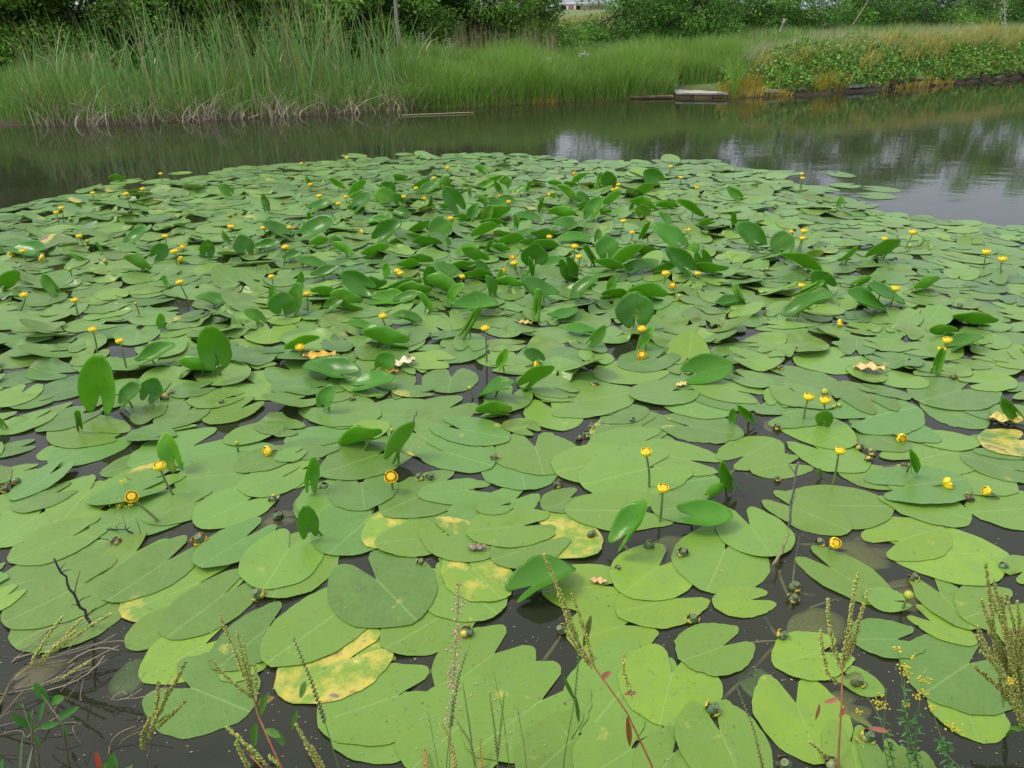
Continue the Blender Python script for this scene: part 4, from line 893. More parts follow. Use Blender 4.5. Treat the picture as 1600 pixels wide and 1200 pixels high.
# green grass under and between the cattails, and everywhere on the bank
def grass(name, label, cat, n, a, b, d0, d1, h0, h1, wd, base, var, lean=(.05, .5), tip=None, dryfrac=.05, kind='stuff', power=1.0, az=None, dry=(.32, .27, .12), clump=0.0):
    m_ = MB(); B, p = sample_bank(n, a, b, d0, d1, r, power); n = len(B)
    d_ = B[:, 1]-shore(B[:, 0]); keep = ~((p > 1052) & (p < 1140) & (d_ < .95)); B, p = B[keep], p[keep]; n = len(B)
    k = .5+.5*np.sin(B[:, 0]*2.1+np.sin(B[:, 1]*1.7)*1.5)*np.sin(B[:, 1]*1.3+B[:, 0]*.7)
    h = (h0+(h1-h0)*k*r.uniform(.5, 1, n))
    c = shades(r, n, base, var, .12)*(1+clump*(k[:, None]-.5)); y = r.rand(n) < dryfrac; c[y] = shades(r, y.sum(), dry, .25, .1)
    az_ = r.uniform(0, 2*pi, n) if az is None else az+r.normal(0, .5, n)
    blades(m_, B, h, r.uniform(wd*.6, wd*1.3, n), az_, r.uniform(lean[0], lean[1], n), c, r, 3, None if tip is None else np.tile(np.array(tip), (n, 1)))
    return tag(m_.build(name, M_GRASS), label, cat, kind=kind)
grass('low_bank_grass', 'bright low grass at the left end of the far bank', 'grass', 5000, -200, 80, 0, 3.5, .30, .60, .014, (.13, .30, .035), .35, tip=(.17, .32, .06))
grass('reed_undergrowth', 'green grass filling the gaps between the cattails', 'grass', 9000, 30, 680, .0, 3, .35, .85, .014, (.16, .32, .05), .4, dryfrac=.14)
grass('tall_bank_grass', 'tall bright grass along the middle of the far bank', 'grass', 26000, 630, 1150, -.05, 3.2, .42, 1.0, .013, (.16, .33, .035), .45, (.05, .7), power=1.2, clump=.6, tip=(.20, .35, .06), dryfrac=.07)
grass('olive_bank_grass', 'yellowish sedge fringe along the middle waterline', 'grass', 3000, 600, 1160, -.12, .4, .12, .40, .012, (.22, .24, .05), .3, (.2, 1.0))
grass('meadow_grass', 'soft meadow grass between the bank and the trees', 'grass', 30000, 560, 1700, 2.5, 14, .35, .62, .020, (.16, .31, .06), .35, (.1, .7), tip=(.23, .35, .10), dryfrac=.12, clump=.4)
grass('pale_field_grass', 'pale yellow green field seen through the gap between trees', 'grass', 9000, 820, 980, 12, 46, .35, .6, .06, (.33, .37, .11), .25, (.1, .5), dryfrac=.2)
grass('feathery_grass', 'tall pale feathery grass tops on the right bank', 'grass', 7000, 1050, 1700, .8, 3.4, .45, .85, .009, (.22, .31, .11), .35, (.2, .8), tip=(.38, .38, .20), dryfrac=.2, az=.3)
grass('dry_reed_tops', 'pale brown dry reed tops rising before the bushes', 'reeds', 600, 700, 870, 3.0, 5, .7, 1.25, .016, (.30, .27, .16), .2, (.05, .3), dryfrac=.6)
# right bank: low leafy cover on the slope
def cover(n, a, b, d0, d1, zlo, zhi, size, cols, name, label):
    B, p = sample_bank(n, a, b, d0, d1, r); n = len(B); d = B[:, 1]-shore(B[:, 0])
    bump = .05*np.sin(B[:, 0]*3.3+B[:, 1]*2)+.05*np.sin(B[:, 0]*7.1+B[:, 1]*5)+.05*r.normal(0, 1, n)
    z = gz(B[:, 0], B[:, 1])+np.clip(zlo+(zhi-zlo)*np.clip((d-d0)/(d1-d0), 0, 1)**.5+bump, .03, 2)*(.55+.45*r.rand(n)**.4)
    Pc = np.stack([B[:, 0], B[:, 1], z], -1)
    s = size*r.uniform(.6, 1.4, n)[:, None]
    a1 = r.normal(0, 1, (n, 3)); a1 /= np.linalg.norm(a1, axis=1)[:, None]; a2 = np.cross(a1, r.normal(0, 1, (n, 3))); a2 /= np.linalg.norm(a2, axis=1)[:, None]
    V = np.stack([Pc-a1*s, Pc+a2*s*.55, Pc+a1*s, Pc-a2*s*.55], 1)
    c = np.array(cols)[r.randint(len(cols), size=n)]*(1+r.uniform(-.3, .3, (n, 1)))
    m_ = MB(); m_.add(V.reshape(-1, 3), np.arange(n*4).reshape(n, 4), None, np.repeat(c, 4, 0)); return tag(m_.build(name, M_LEAF, smooth=False), label, 'ground cover', kind='stuff')
cover(36000, 1190, 1720, .02, 1.8, .08, .34, .034, [(.10, .30, .035), (.15, .37, .045), (.06, .19, .03), (.22, .37, .05), (.28, .30, .05)], 'ivy_cover', 'dark green ivy and bramble cover above the stone edge at right')
cover(5000, 1120, 1260, .2, 1.4, .03, .32, .035, [(.11, .26, .04), (.19, .28, .05)], 'clover_cover', 'lighter leafy cover between the slabs and the ivy')
TUFT = [(1440,1640,.8,2.2,.55,'long feathery olive fringe along the right crest'),(1290,1440,.9,2.0,.5,'pale olive fringe above the golden tuft'),(1150,1240,-.05,.2,.22,'rusty low fringe at the waterline beside the long slab'),(1395,1490,-.05,.2,.2,'rusty roots and grass at the waterline under the ivy'),(1120,1200,.0,.6,.45,'yellow tuft spilling over the right end of the long slab'),(1262,1325,.0,.35,.45,'round golden tuft hanging at the waterline between slabs'),(1170,1200,.5,1.,.55,'ochre grass tuft above the long slab'),
        (1225,1262,.7,1.2,.5,'small ochre tuft left of the first ivy leaves'),(1335,1372,.3,.7,.45,'ochre tuft leaning over the dark slab'),(1370,1400,.9,1.5,.80,'tall olive tuft sticking up left of the bank crest'),(1400,1470,.5,1.3,.62,'broad olive tuft in the middle of the ivy'),
        (1470,1500,.8,1.4,.7,'slanting yellow tuft right of the broad olive one'),(1500,1545,1.2,1.8,.85,'highest olive tuft on the right crest'),(1378,1392,-.05,.1,.30,'thin orange tuft at the waterline under the ivy'),(1545,1580,.6,1.2,.6,'ochre tuft near the right edge'),
        (1020,1070,.9,1.6,.6,'reddish ochre patch of grass behind the tall bank grass'),(830,880,-.1,.1,.18,'yellow water weeds at the foot of the tall grass')]
for k, (a, b, d0, d1, hm, lab) in enumerate(TUFT):
    n = int((b-a)*(9 if k < 2 else 22)); B, p = sample_bank(n, a, b, d0, d1, r); n = len(B); q = (p-a)/(b-a)
    B[:, 2] = np.maximum(B[:, 2], 0)+.20*(d0 > .25)
    c = shades(r, n, (.46, .37, .05) if k in (2, 3, 4, 5, 13, 16) else (.34, .32, .06), .3, .12)
    m_ = MB(); blades(m_, B, hm*(.5+.5*np.sin(pi*q))*r.uniform(.6, 1, n), r.uniform(.006, .014, n), (r.normal(0.4, 1.0, n) if k not in (4, 5) else r.normal(-1.4, .9, n)), r.uniform(.2, 1.2, n), c, r, 4)
    tag(m_.build('grass_tuft', M_GRASS), lab, 'grass tuft', 'tufts of dry grass on the right bank')

# ================================================================ slabs and the stone edge
def rough_box(mb, c, sx, sy, sz, yaw, col, r, j=.006):
    n = 5; V = []; F = []
    def face(o, du, dv, nu, nv):
        base = len(V)
        for i in range(nu+1):
            for k in range(nv+1): V.append(np.array(o)+np.array(du)*i/nu+np.array(dv)*k/nv)
        for i in range(nu):
            for k in range(nv):
                a = base+i*(nv+1)+k; F.append((a, a+1, a+nv+2, a+nv+1))
    x, y, z = sx/2, sy/2, sz/2
    face((-x, -y, -z), (0, 0, 2*z), (2*x, 0, 0), 2, 6); face((-x, y, -z), (2*x, 0, 0), (0, 0, 2*z), 6, 2)
    face((-x, -y, z), (0, 2*y, 0), (2*x, 0, 0), 4, 6); face((-x, -y, -z), (2*x, 0, 0), (0, 2*y, 0), 6, 4)
    face((-x, -y, -z), (0, 2*y, 0), (0, 0, 2*z), 4, 2); face((x, -y, -z), (0, 0, 2*z), (0, 2*y, 0), 2, 4)
    V = np.array(V); key = np.round(V*1000).astype(int)
    ph = r.uniform(0, 6, 3)
    V = V+np.stack([np.sin(V[:, 1]*31+V[:, 2]*50+ph[0]), np.sin(V[:, 0]*23+V[:, 2]*40+ph[1]), np.sin(V[:, 0]*17+V[:, 1]*29+ph[2])], -1)*j
    R_ = np.array([[cos(yaw), -sin(yaw)], [sin(yaw), cos(yaw)]]); V[:, :2] = V[:, :2]@R_.T
    mb.add(V+np.asarray(c), F, None, col)
def slab(a, b, py, top, dep, thick, lab, face=(.26, .20, .10), topc=(.34, .33, .29)):
    A, B = G(a, py[0]), G(b, py[1]); c = (A+B)/2; L_ = np.linalg.norm(B-A); yaw = math.atan2(B[1]-A[1], B[0]-A[0])
    nrm = np.array([-sin(yaw), cos(yaw), 0]); root = empty('concrete_slab', (c[0], c[1], 0)); off = np.array([c[0], c[1], 0])
    rr_ = np.random.RandomState(int(a)); m_ = MB(); rough_box(m_, c+nrm*(dep/2-.02)+np.array([0, 0, top-thick/2]), L_, dep, thick, yaw, topc, rr_, .004); m_.build('slab_top', M_STONE, root, smooth=False, offset=off)
    m_ = MB(); k = max(2, int(L_/.28)); t = 0; 
    cuts = np.linspace(0, 1, k+1); cuts[1:-1] += rr_.uniform(-.25/k, .25/k, k-1)
    for i in range(k):
        f = (cuts[i]+cuts[i+1])/2; wd = L_*(cuts[i+1]-cuts[i])-.012
        rough_box(m_, A+(B-A)*f+nrm*(dep/2)+np.array([0, 0, (top-thick-.15)/2]), wd, dep-.06, top-thick+.15-.004, yaw, np.array(face)*rr_.uniform(.75, 1.2), rr_, .003)
    m_.build('block_course', M_STONE, root, smooth=False, offset=off); tag(root, lab, 'slab', 'concrete slabs edging the far bank')
slab(1056, 1136, (153.5, 154), .10, .80, .03, 'long pale concrete slab on brown blocks at the waterline')
slab(985, 1052, (155, 154), .055, .4, .03, 'low brown block ledge left of the long pale slab', topc=(.22, .17, .10))
slab(1196, 1216, (151, 150), .12, .4, .05, 'short grey slab half buried right of the yellow tuft', face=(.13, .10, .06), topc=(.30, .31, .28))
slab(1226, 1256, (148.5, 147), .14, .4, .05, 'grey slab broken at its end before the golden tuft', face=(.13, .10, .06), topc=(.36, .36, .33))
slab(1318, 1350, (144, 142), .13, .5, .05, 'mossy grey slab above dark blocks right of the golden tuft', face=(.13, .09, .06), topc=(.25, .27, .22))
slab(1354, 1374, (141.5, 140), .11, .4, .05, 'dark weathered slab end under the ivy', face=(.05, .035, .025), topc=(.12, .12, .09))
m_ = MB(); rr_ = np.random.RandomState(5); p = 1384.0; root = empty('stone_edge', (G(1500, 131)[0], G(1500, 131)[1], 0)); off = np.array(root.location)
while p < 1790:
    wpx = rr_.uniform(8, 26); a = p; b = p+wpx; p = b+rr_.uniform(0, 2)
    X = (pxof and 0); S_ = G((a+b)/2, np.interp((a+b)/2, [1300, 1420, 1600, 1900], [146, 137, 121, 100])); Wd = wpx*proj(S_)[2]/FPX
    for lay in range(rr_.randint(2, 5)):
        cc = np.array([(.075, .055, .04), (.12, .09, .06), (.05, .035, .03), (.27, .22, .18)][rr_.choice(4, p=[.4, .3, .2, .1])])
        rough_box(m_, S_+np.array([rr_.uniform(-.03, .03), .15+.03*lay, .01+.055*lay]), Wd*rr_.uniform(.8, 1.1), .3, .05, rr_.uniform(-.1, .1)+.75, cc, rr_, .006)
m_.build('stones', M_STONE, root, smooth=False, offset=off); tag(root, 'dark stacked stone edging along the water at right', 'stone edging')
A_, B_ = G(628, 180, .012), G(740, 175.5, .016); m_ = MB(); tube(m_, curve3(A_, B_, [0, .0, .0], 6), .007, 6, (.40, .36, .20)); tag(m_.build('floating_cane', M_STEM, offset=A_), 'pale straight cane floating at the foot of the bank', 'cane').location = A_

# ================================================================ trees (thing > trunk, crown): five kinds, copied
def crown_mesh(seed, rx, rz, zc, nl, size, cols):
    r = np.random.RandomState(seed); nlump = 60
    u = r.normal(0, 1, (nlump, 3)); u /= np.linalg.norm(u, axis=1)[:, None]
    k = r.uniform(.45, 1.0, (nlump, 1)); Lc = u*k*np.array([rx, rx*.8, rz])+np.array([0, 0, zc]); lr = r.uniform(.26, .50, nlump)*rx*.75
    Lc[nlump//4:nlump//2, 2] *= .5; Lc[:nlump//4, 2] = r.uniform(.1, .5, nlump//4)*rz*.5; Lc[:, 2] = np.maximum(Lc[:, 2], lr*.45)
    li = r.randint(nlump, size=nl); v = r.normal(0, 1, (nl, 3)); v /= np.linalg.norm(v, axis=1)[:, None]
    rad = r.uniform(.25, 1.0, (nl, 1))**.45*(1+.12*r.normal(0, 1, (nl, 1)))
    P = Lc[li]+v*rad*lr[li][:, None]*np.array([1, 1, .8]); P[:, 2] = np.maximum(P[:, 2], .02)
    a1 = v*.5+r.normal(0, .7, (nl, 3))+np.array([0, 0, -.3]); a1 /= np.linalg.norm(a1, axis=1)[:, None]
    a2 = np.cross(a1, r.normal(0, 1, (nl, 3))); a2 /= np.linalg.norm(a2, axis=1)[:, None]
    s = size*r.uniform(.6, 1.35, (nl, 1)); nn = np.cross(a1, a2)
    V = np.stack([P-a1*s, P+a2*s*.42+nn*s*.12, P+a1*s, P-a2*s*.42+nn*s*.12], 1)
    lb = r.uniform(.40, 1.5, nlump)
    c = np.array(cols)[r.randint(len(cols), size=nl)]*lb[li][:, None]*(1+r.uniform(-.25, .25, (nl, 1)))
    m_ = MB(); m_.add(V.reshape(-1, 3), np.arange(nl*4).reshape(nl, 4), None, np.repeat(c, 4, 0)); return m_, Lc
def tree(seed, rx, rz, nl, size, cols, bark):
    root = empty('tree', (0, 0, 0)); zc = rz*.85
    m_, Lc = crown_mesh(seed, rx, rz, zc, nl, size, cols); m_.build('crown', M_LEAF, root, smooth=False)
    r = np.random.RandomState(seed+1); t = MB()
    tube(t, curve3([0, 0, -.1], [r.uniform(-.2, .2), 0, zc*.95], [r.uniform(-.15, .15), .1, 0], 10), np.linspace(.10, .03, 10), 8, bark)
    for i in range(0, 26, 2):
        z0 = r.uniform(.15, .8)*zc; tube(t, curve3([0, 0, z0], Lc[i], [0, 0, .15], 6), np.linspace(.035, .012, 6), 5, bark)
    t.build('trunk', M_WOOD, root); return root
GL = [(.15, .32, .04), (.22, .42, .05), (.10, .24, .035), (.28, .47, .06)]
GR = [(.12, .29, .05), (.17, .36, .055), (.085, .22, .045), (.23, .43, .07)]
protos = [tree(101, 2.0, 2.9, 36000, .048, GL, (.10, .085, .065)), tree(102, 1.8, 2.7, 32000, .045, GL, (.10, .085, .065)), tree(103, 2.0, 2.7, 30000, .047, GR, (.11, .10, .085)),
          tree(104, 1.7, 2.3, 24000, .044, GR, (.11, .10, .085)), tree(105, 1.4, 2.2, 18000, .045, GR, (.11, .10, .085))]
used = [False]*5
def put_tree(kind, px, d, rot, sc, label, py0=60):
    src = protos[kind]
    if not used[kind]: o = src; used[kind] = True
    else:
        o = src.copy(); COL.objects.link(o)
        for ch in src.children:
            c = ch.copy(); COL.objects.link(c); c.parent = o
    # place on the bank at frame column px, d metres behind the waterline
    X = 0.0
    for _ in range(30):
        Y = shore(X)+d; X = (px-800)/FPX*(Y*cp+CH*sp_)
    Y = float(shore(X)+d); o.location = (X, Y, float(gz(X, Y))-.03); o.rotation_euler = (0, 0, rot); o.scale = (sc, sc, sc*random.uniform(.94, 1.06))
    tag(o, label, 'tree', 'leafy trees behind the bank'); return o
TR = [(0,-90,5.0,.3,1.15,'dark leafy tree just outside the left edge'),(1,40,5.2,2.1,1.0,'yellow green tree behind the leftmost cattails'),(0,-10,8,4.1,1.2,'dark tree in the left corner behind the low grass'),(0,170,6.0,1.0,1.1,'broad tree behind the second cattail clump'),
      (1,275,5.4,3.3,1.05,'tree behind the cattails leaning left'),(0,380,6.4,5.2,1.1,'tree filling the space behind the dense cattails'),(1,470,6.6,.7,1.1,'tree behind the tallest cattails'),(0,555,6.2,2.6,1.05,'dark tree left of the grey bare trunk'),
      (1,655,6.4,4.7,1.0,'rounded tree right of the grey bare trunk'),(0,745,7.0,.1,.95,'tree above the middle of the tall grass'),(1,822,8.0,1.9,.95,'last tree left of the sky gap'),
      (2,980,9.5,.4,.98,'first dense tree right of the sky gap'),(3,1075,8.5,2.2,1.0,'low drooping tree behind the long slab'),(2,1145,11,3.9,1.0,'deep green tree set back behind the slab tuft'),(2,1235,8.5,5.1,.95,'wide tree above the feathery grass'),
      (3,1330,9.5,1.2,1.1,'tree behind the leaning dry cane'),(2,1425,8.8,2.9,1.0,'dark tree over the middle of the ivy bank'),(3,1505,9.6,4.4,1.1,'tree behind the highest olive tuft'),(2,1600,9.0,.9,1.05,'tree at the right corner behind the pale seed stalk'),
      (4,1040,12,.6,1.3,'small rear tree showing between two nearer crowns'),(2,1700,8.5,3.0,1.1,'tree just beyond the right edge'),(3,1370,12.5,5.7,1.2,'rear tree filling the dark gap behind the ivy crest'),(4,1560,12,2.4,1.3,'rear shadowed tree at the right end'),(0,110,9.5,2.5,1.2,'rear tree between the leftmost two trees'),(1,330,9.0,.2,1.3,'rear tree behind the dense cattails'),(0,520,9.5,3.1,1.2,'rear tree behind the tallest cattails'),(1,700,9.8,4.0,1.2,'rear tree right of the grey bare trunk'),(0,600,9.2,1.4,1.1,'rear tree directly behind the grey bare trunk')]
for k, d_, in enumerate(TR): put_tree(*d_)
# bare grey trunk, dry cane, pale seed stalks
def stalk_at(name, pts, r0, r1, col, label, cat, heads=None, d=1.0, seed=0):
    rr_ = np.random.RandomState(seed); Y = float(shore((pts[0][0]-800)/FPX*14)+d); q = np.array([atY(a, b, Y) for a, b in pts]); root = empty(name, q[0]); off = q[0].copy()
    n = 12; k = np.linspace(0, 1, len(q)); t = np.linspace(0, 1, n); qq = np.stack([np.interp(t, k, q[:, i]) for i in range(3)], -1)
    m_ = MB(); tube(m_, qq, np.linspace(r0, r1, n), 7, col); m_.build('stem', M_WOOD, root, offset=off)
    if heads:
        m_ = MB()
        for _ in range(heads[0]):
            p = qq[0]+(qq[-1]-qq[0])*rr_.uniform(heads[3], 1)+rr_.normal(0, heads[1], 3)*np.array([1, 1, .5]); blob(m_, p, heads[2]*.7*rr_.uniform(.5, 1.2), np.array((.46, .46, .38))*rr_.uniform(.7, 1.1), rr_.normal(0, 1, 3), 5, 3)
        m_.build('seed_heads', M_POD, root, offset=off)
    tag(root, label, cat)
stalk_at('bare_trunk', [(624,70),(619,30),(614,-60)], .05, .03, (.30, .28, .25), 'slender grey bare trunk behind the narrow cattail clump', 'tree trunk', None, 3.4)
stalk_at('dry_cane', [(1333,38),(1350,12),(1364,-12)], .012, .008, (.35, .27, .19), 'leaning dry brown cane before the right trees', 'cane', None, 2.2)
stalk_at('pale_weed', [(1573,60),(1570,20),(1568,-20)], .012, .008, (.50, .50, .42), 'pale weed with whitish seed heads at the upper right', 'weed', (90, .07, .022, .25), 2.0, 3)
stalk_at('pale_weed', [(1218,50),(1226,30)], .008, .006, (.50, .48, .38), 'slanting pale seed stalk before the tree above the feathery grass', 'weed', (20, .03, .018, .6), 1.8, 4)
stalk_at('white_flower_weed', [(857,120),(856,93)], .006, .005, (.10, .2, .05), 'whitish flower head left in the tall bank grass', 'weed', (26, .045, .022, .9), .9, 5)
stalk_at('white_flower_weed', [(909,115),(910,84)], .006, .005, (.10, .2, .05), 'whitish flower head right in the tall bank grass', 'weed', (22, .045, .02, .9), .9, 6)
stalk_at('pale_weed', [(660,75),(661,50)], .008, .006, (.45, .45, .36), 'pale fluffy weed right of the bare trunk', 'weed', (30, .05, .013, .3), 2.6, 7)
stalk_at('pale_weed', [(703,82),(702,60)], .008, .006, (.45, .45, .36), 'pale fluffy weed before the tree above the tall grass', 'weed', (26, .05, .013, .3), 2.6, 8)

# ================================================================ far building seen in the gap
D = 262.0
def wall_px(mb, a, b, t, bo, dep, col, dd=0):
    A, B = atY(a, t, D+dd), atY(b, bo, D+dd); x0, x1, z1, z0 = A[0], B[0], A[2], B[2]
    V = [(x, y, z) for x in (x0, x1) for y in (D+dd, D+dd+dep) for z in (z0, z1)]
    mb.add(V, [(0, 4, 5, 1), (2, 3, 7, 6), (0, 1, 3, 2), (4, 6, 7, 5), (1, 5, 7, 3), (0, 2, 6, 4)], None, col)
root = empty('farm_building', (16, D, .3)); off = np.array([16, D, .3])
m_ = MB(); wall_px(m_, 868, 960, 8.2, 24, 8, (.30, .20, .19)); m_.build('wall', M_STONE, root, False, off)
m_ = MB(); wall_px(m_, 862, 966, 4.0, 7.6, 10, (.62, .60, .62), -.6); m_.build('roof', M_STONE, root, False, off)
m_ = MB(); wall_px(m_, 877, 884, 9, 18, .5, (.015, .016, .02), -.2); m_.build('opening', M_STONE, root, False, off)
m_ = MB(); wall_px(m_, 901, 906, 8.6, 18, .5, (.02, .02, .02), -.2); m_.build('opening', M_STONE, root, False, off)
for a in (873, 885.5, 897): m_ = MB(); wall_px(m_, a, a+2.6, 7.6, 24, .6, (.55, .53, .50), -.55); m_.build('post', M_STONE, root, False, off)
tag(root, 'low flat roofed building with dark openings seen far through the tree gap', 'building')

# ================================================================ plants of the near bank, rooted just below the frame
def foot(px, Y=1.12): 
    q = atY(px, 1235, Y); return np.array([q[0], Y, max(0.0, float(gz(q[0], Y)))-.02])
def poly(pts, Ya, Yb):
    n = len(pts); return np.array([atY(a, b, Ya+(Yb-Ya)*i/(n-1)) for i, (a, b) in enumerate(pts)])
def resample(q, n):
    s = np.concatenate([[0], np.cumsum(np.linalg.norm(np.diff(q, axis=0), axis=1))]); t = np.linspace(0, s[-1], n)
    return np.stack([np.interp(t, s, q[:, i]) for i in range(3)], -1)
def lance(mb, P, d, L_, wd, col, droop=.3, up=(0, 0, 1), curl=.0):
    d = np.asarray(d, float); d /= np.linalg.norm(d); s = np.cross(d, up); s /= np.linalg.norm(s)+1e-9; n = 9; V = []; u_ = np.cross(s, d)
    for i in range(n):
        t = i/(n-1); c = P+d*L_*t*(1-.15*t)+np.array([0, 0, -1])*droop*L_*t*t+s*curl*L_*t*t; w_ = wd*sin(pi*min(1, t*.92+.06))**.8
        V += [c-s*w_+u_*w_*.35, c, c+s*w_+u_*w_*.35]
    mb.add(V, [(i*3+j, i*3+j+1, i*3+4+j, i*3+3+j) for i in range(n-1) for j in (0, 1)], None, col)
def seed_spike(mb, q, r, dens, rad, size, cols):
    n = int(dens*np.sum(np.linalg.norm(np.diff(q, axis=0), axis=1))); qq = resample(q, 60)
    for i in range(n):
        t = i/n; p = qq[int(t*59)]; whorl = (sin(t*n*.35)*.5+.5); a = r.uniform(0, 2*pi)
        rr2 = rad*(1-.55*t)*(.55+.6*whorl)*r.uniform(.5, 1.1)
        blob(mb, p+np.array([cos(a)*rr2, sin(a)*rr2*.8, r.normal(0, rad*.3)]), size*r.uniform(.7, 1.3), np.array(cols[r.randint(len(cols))])*r.uniform(.75, 1.25), r.normal(0, 1, 3), 5, 3)
DC = [(.32, .40, .07), (.40, .42, .10), (.44, .36, .12), (.24, .36, .05)]
RED = (.34, .13, .055)
def dock(stem, spikes, label, Ya=1.14, Yb=1.28, leaves=(), seed=0, cols=DC, stemcol=RED, dens=1000, rad=.0055, size=.0022, r0=.003):
    r = np.random.RandomState(seed); q = poly(stem, Ya, Yb); root = empty('dock_plant', q[0]); off = q[0].copy()
    m_ = MB(); tube(m_, resample(q, 14), np.linspace(r0, .0014, 14), 6, stemcol); m_.build('stem', M_STEM, root, offset=off)
    for sp in spikes:
        # depth of a spike follows the stem at its height
        Ys = Ya+(Yb-Ya)*min(1, max(0, (stem[0][1]-sp[0][1])/max(1, stem[0][1]-stem[-1][1])))
        qs = resample(poly(sp, Ys, Ys+r.uniform(-.02, .04)), 20)
        m_ = MB(); tube(m_, qs, .0010, 5, (.20, .16, .05)); seed_spike(m_, qs[2:], r, dens, rad, size, cols); m_.build('seed_spike', M_STEM, root, offset=off)
    for lf in leaves:
        P = atY(lf[0], lf[1], Ya+(Yb-Ya)*min(1, max(0, (stem[0][1]-lf[1])/max(1, stem[0][1]-stem[-1][1])))); T = atY(lf[2], lf[3], P[1]+r.uniform(-.03, .03))
        sc_ = .72 if lf[5] is PINK else 1.1; m_ = MB(); lance(m_, P, T-P, np.linalg.norm(T-P)*sc_, lf[4]*sc_, lf[5], .1, (0, -.6, .8), lf[6] if len(lf) > 6 else 0); m_.build('leaf', M_GRASS, root, offset=off)
    return tag(root, label, 'dock plant', 'seeding dock plants on the near bank')
PINK = (.42, .17, .11); GRN = (.09, .22, .03); OLV = (.18, .22, .05)
dock([(1035,1260),(1018,1195),(978,1110),(940,1058),(912,1020),(896,985)], [[(905,1010),(885,950),(866,905),(849,864)],[(912,1025),(890,980),(880,950),(872,925)],[(930,1045),(915,990),(900,945),(893,925)],[(925,1045),(900,1010),(884,985)],[(988,1090),(975,1050),(974,1018)]],
     'red stemmed dock with thin seed spikes over the yellow green pads', leaves=[(940,1060,965,1040,.009,PINK),(975,1085,1008,1078,.007,PINK),(980,1120,985,1165,.006,(.30,.12,.03)),(912,1010,925,950,.006,OLV)], seed=1)
dock([(1308,1270),(1310,1180),(1315,1095),(1316,1050),(1320,1000)], [[(1318,1040),(1325,990),(1332,940),(1340,895)],[(1316,1050),(1302,1010),(1295,970),(1293,934)],[(1318,1045),(1335,1000),(1348,950),(1357,922)],[(1316,1075),(1292,1050),(1284,1010),(1282,984)],[(1318,1030),(1328,1000),(1330,970)]],
     'stout red stemmed dock with upright spikes and pink leaves at right front', leaves=[(1310,1090,1280,1108,.008,PINK,.2),(1280,1100,1272,1135,.007,PINK),(1355,1138,1412,1142,.008,PINK),(1312,1120,1330,1090,.008,PINK),(1318,1060,1350,1050,.006,OLV),(1316,1110,1370,1135,.006,OLV)], seed=2, dens=1400, rad=.006)
dock([(455,1280),(440,1200),(415,1145),(400,1110),(392,1060)], [[(395,1090),(375,1040),(355,990),(343,958)],[(397,1090),(385,1050),(375,1010),(370,985)],[(395,1080),(388,1040),(380,1005)],[(400,1095),(380,1080),(345,1050),(330,1030)],[(402,1090),(400,1060),(398,1035)]],
     'red stemmed dock standing before the grey green pad at left front', leaves=[(405,1120,420,1070,.008,GRN),(400,1130,395,1165,.010,GRN),(415,1140,440,1150,.008,GRN),(402,1100,430,1085,.008,(.28,.18,.06)),(430,1140,445,1165,.008,GRN)], seed=3)
dock([(225,1290),(228,1200),(238,1150),(245,1110)], [[(240,1130),(246,1095),(248,1065)],[(243,1125),(262,1085),(280,1055),(290,1033)],[(232,1160),(240,1130),(255,1100),(262,1075)],[(225,1175),(222,1150),(235,1120)],[(240,1140),(265,1120),(290,1095)]],
     'bushy green seeding dock left of the grey green pad', leaves=[(245,1130,275,1110,.004,GRN)], seed=4, stemcol=(.06,.05,.04), dens=1500, cols=[(.22,.26,.04),(.18,.22,.04),(.30,.26,.05)])
dock([(-40,1180),(20,1060),(55,1035),(80,1020)], [[(45,1042),(70,1000),(98,962)],[(60,1035),(95,1000),(130,965)],[(70,1028),(110,1000),(145,975),(176,958)],[(65,1072),(95,1060),(143,1032)],[(60,1040),(85,1012),(120,985)]],
     'dock spikes lying low over the water at the left edge', 1.30, 1.52, seed=5, stemcol=(.28,.22,.10))
dock([(430,1300),(440,1230),(400,1190),(380,1170)], [[(425,1215),(395,1175),(370,1150),(352,1135)],[(440,1225),(410,1190),(390,1165)],[(460,1235),(440,1200),(420,1180)],[(400,1220),(378,1180),(368,1160)]],
     'thick knobbly dock spikes in the front left of centre', seed=6, dens=1500, rad=.0070, size=.0026)
dock([(530,1290),(510,1220),(490,1180),(475,1150)], [[(505,1210),(480,1165),(462,1130)],[(515,1220),(500,1190),(487,1165)]], 'small dock spike pair beneath the yellow stained pad', seed=7, dens=1300, leaves=[(470,1090,478,1060,.007,GRN),(465,1110,455,1140,.006,GRN)])
sp = []
rr_ = np.random.RandomState(8)
for (tx, ty) in [(1550+a_, 900+b_) for a_, b_ in ((-25, 90), (-10, 60), (15, 30), (30, 80), (0, 120), (45, 60), (-30, 140), (20, 150), (55, 120), (-5, 20))]+[(1540,878),(1553,905),(1532,935),(1590,938),(1572,925),(1525,975),(1604,965),(1560,950),(1545,985),(1585,990),(1600,1010),(1530,1015),(1612,930),(1538,1050)]:
    bx = 1590+rr_.uniform(-25, 25); by = 1120+rr_.uniform(-50, 30); sp.append([(bx, by), (bx*.6+tx*.4+rr_.uniform(-6, 6), by*.55+ty*.45), (bx*.2+tx*.8, by*.2+ty*.8), (tx, ty)])
dock([(1640,1280),(1620,1200),(1600,1130),(1590,1060)], sp, 'dense many spiked dock filling the right edge', 1.16, 1.34, seed=9, dens=1100, rad=.006, size=.0023, leaves=[(1600,1125,1570,1148,.006,GRN),(1605,1140,1575,1135,.005,GRN),(1600,1110,1620,1150,.006,GRN)], cols=[(.28,.36,.06),(.34,.34,.08),(.22,.34,.05),(.38,.30,.10)])
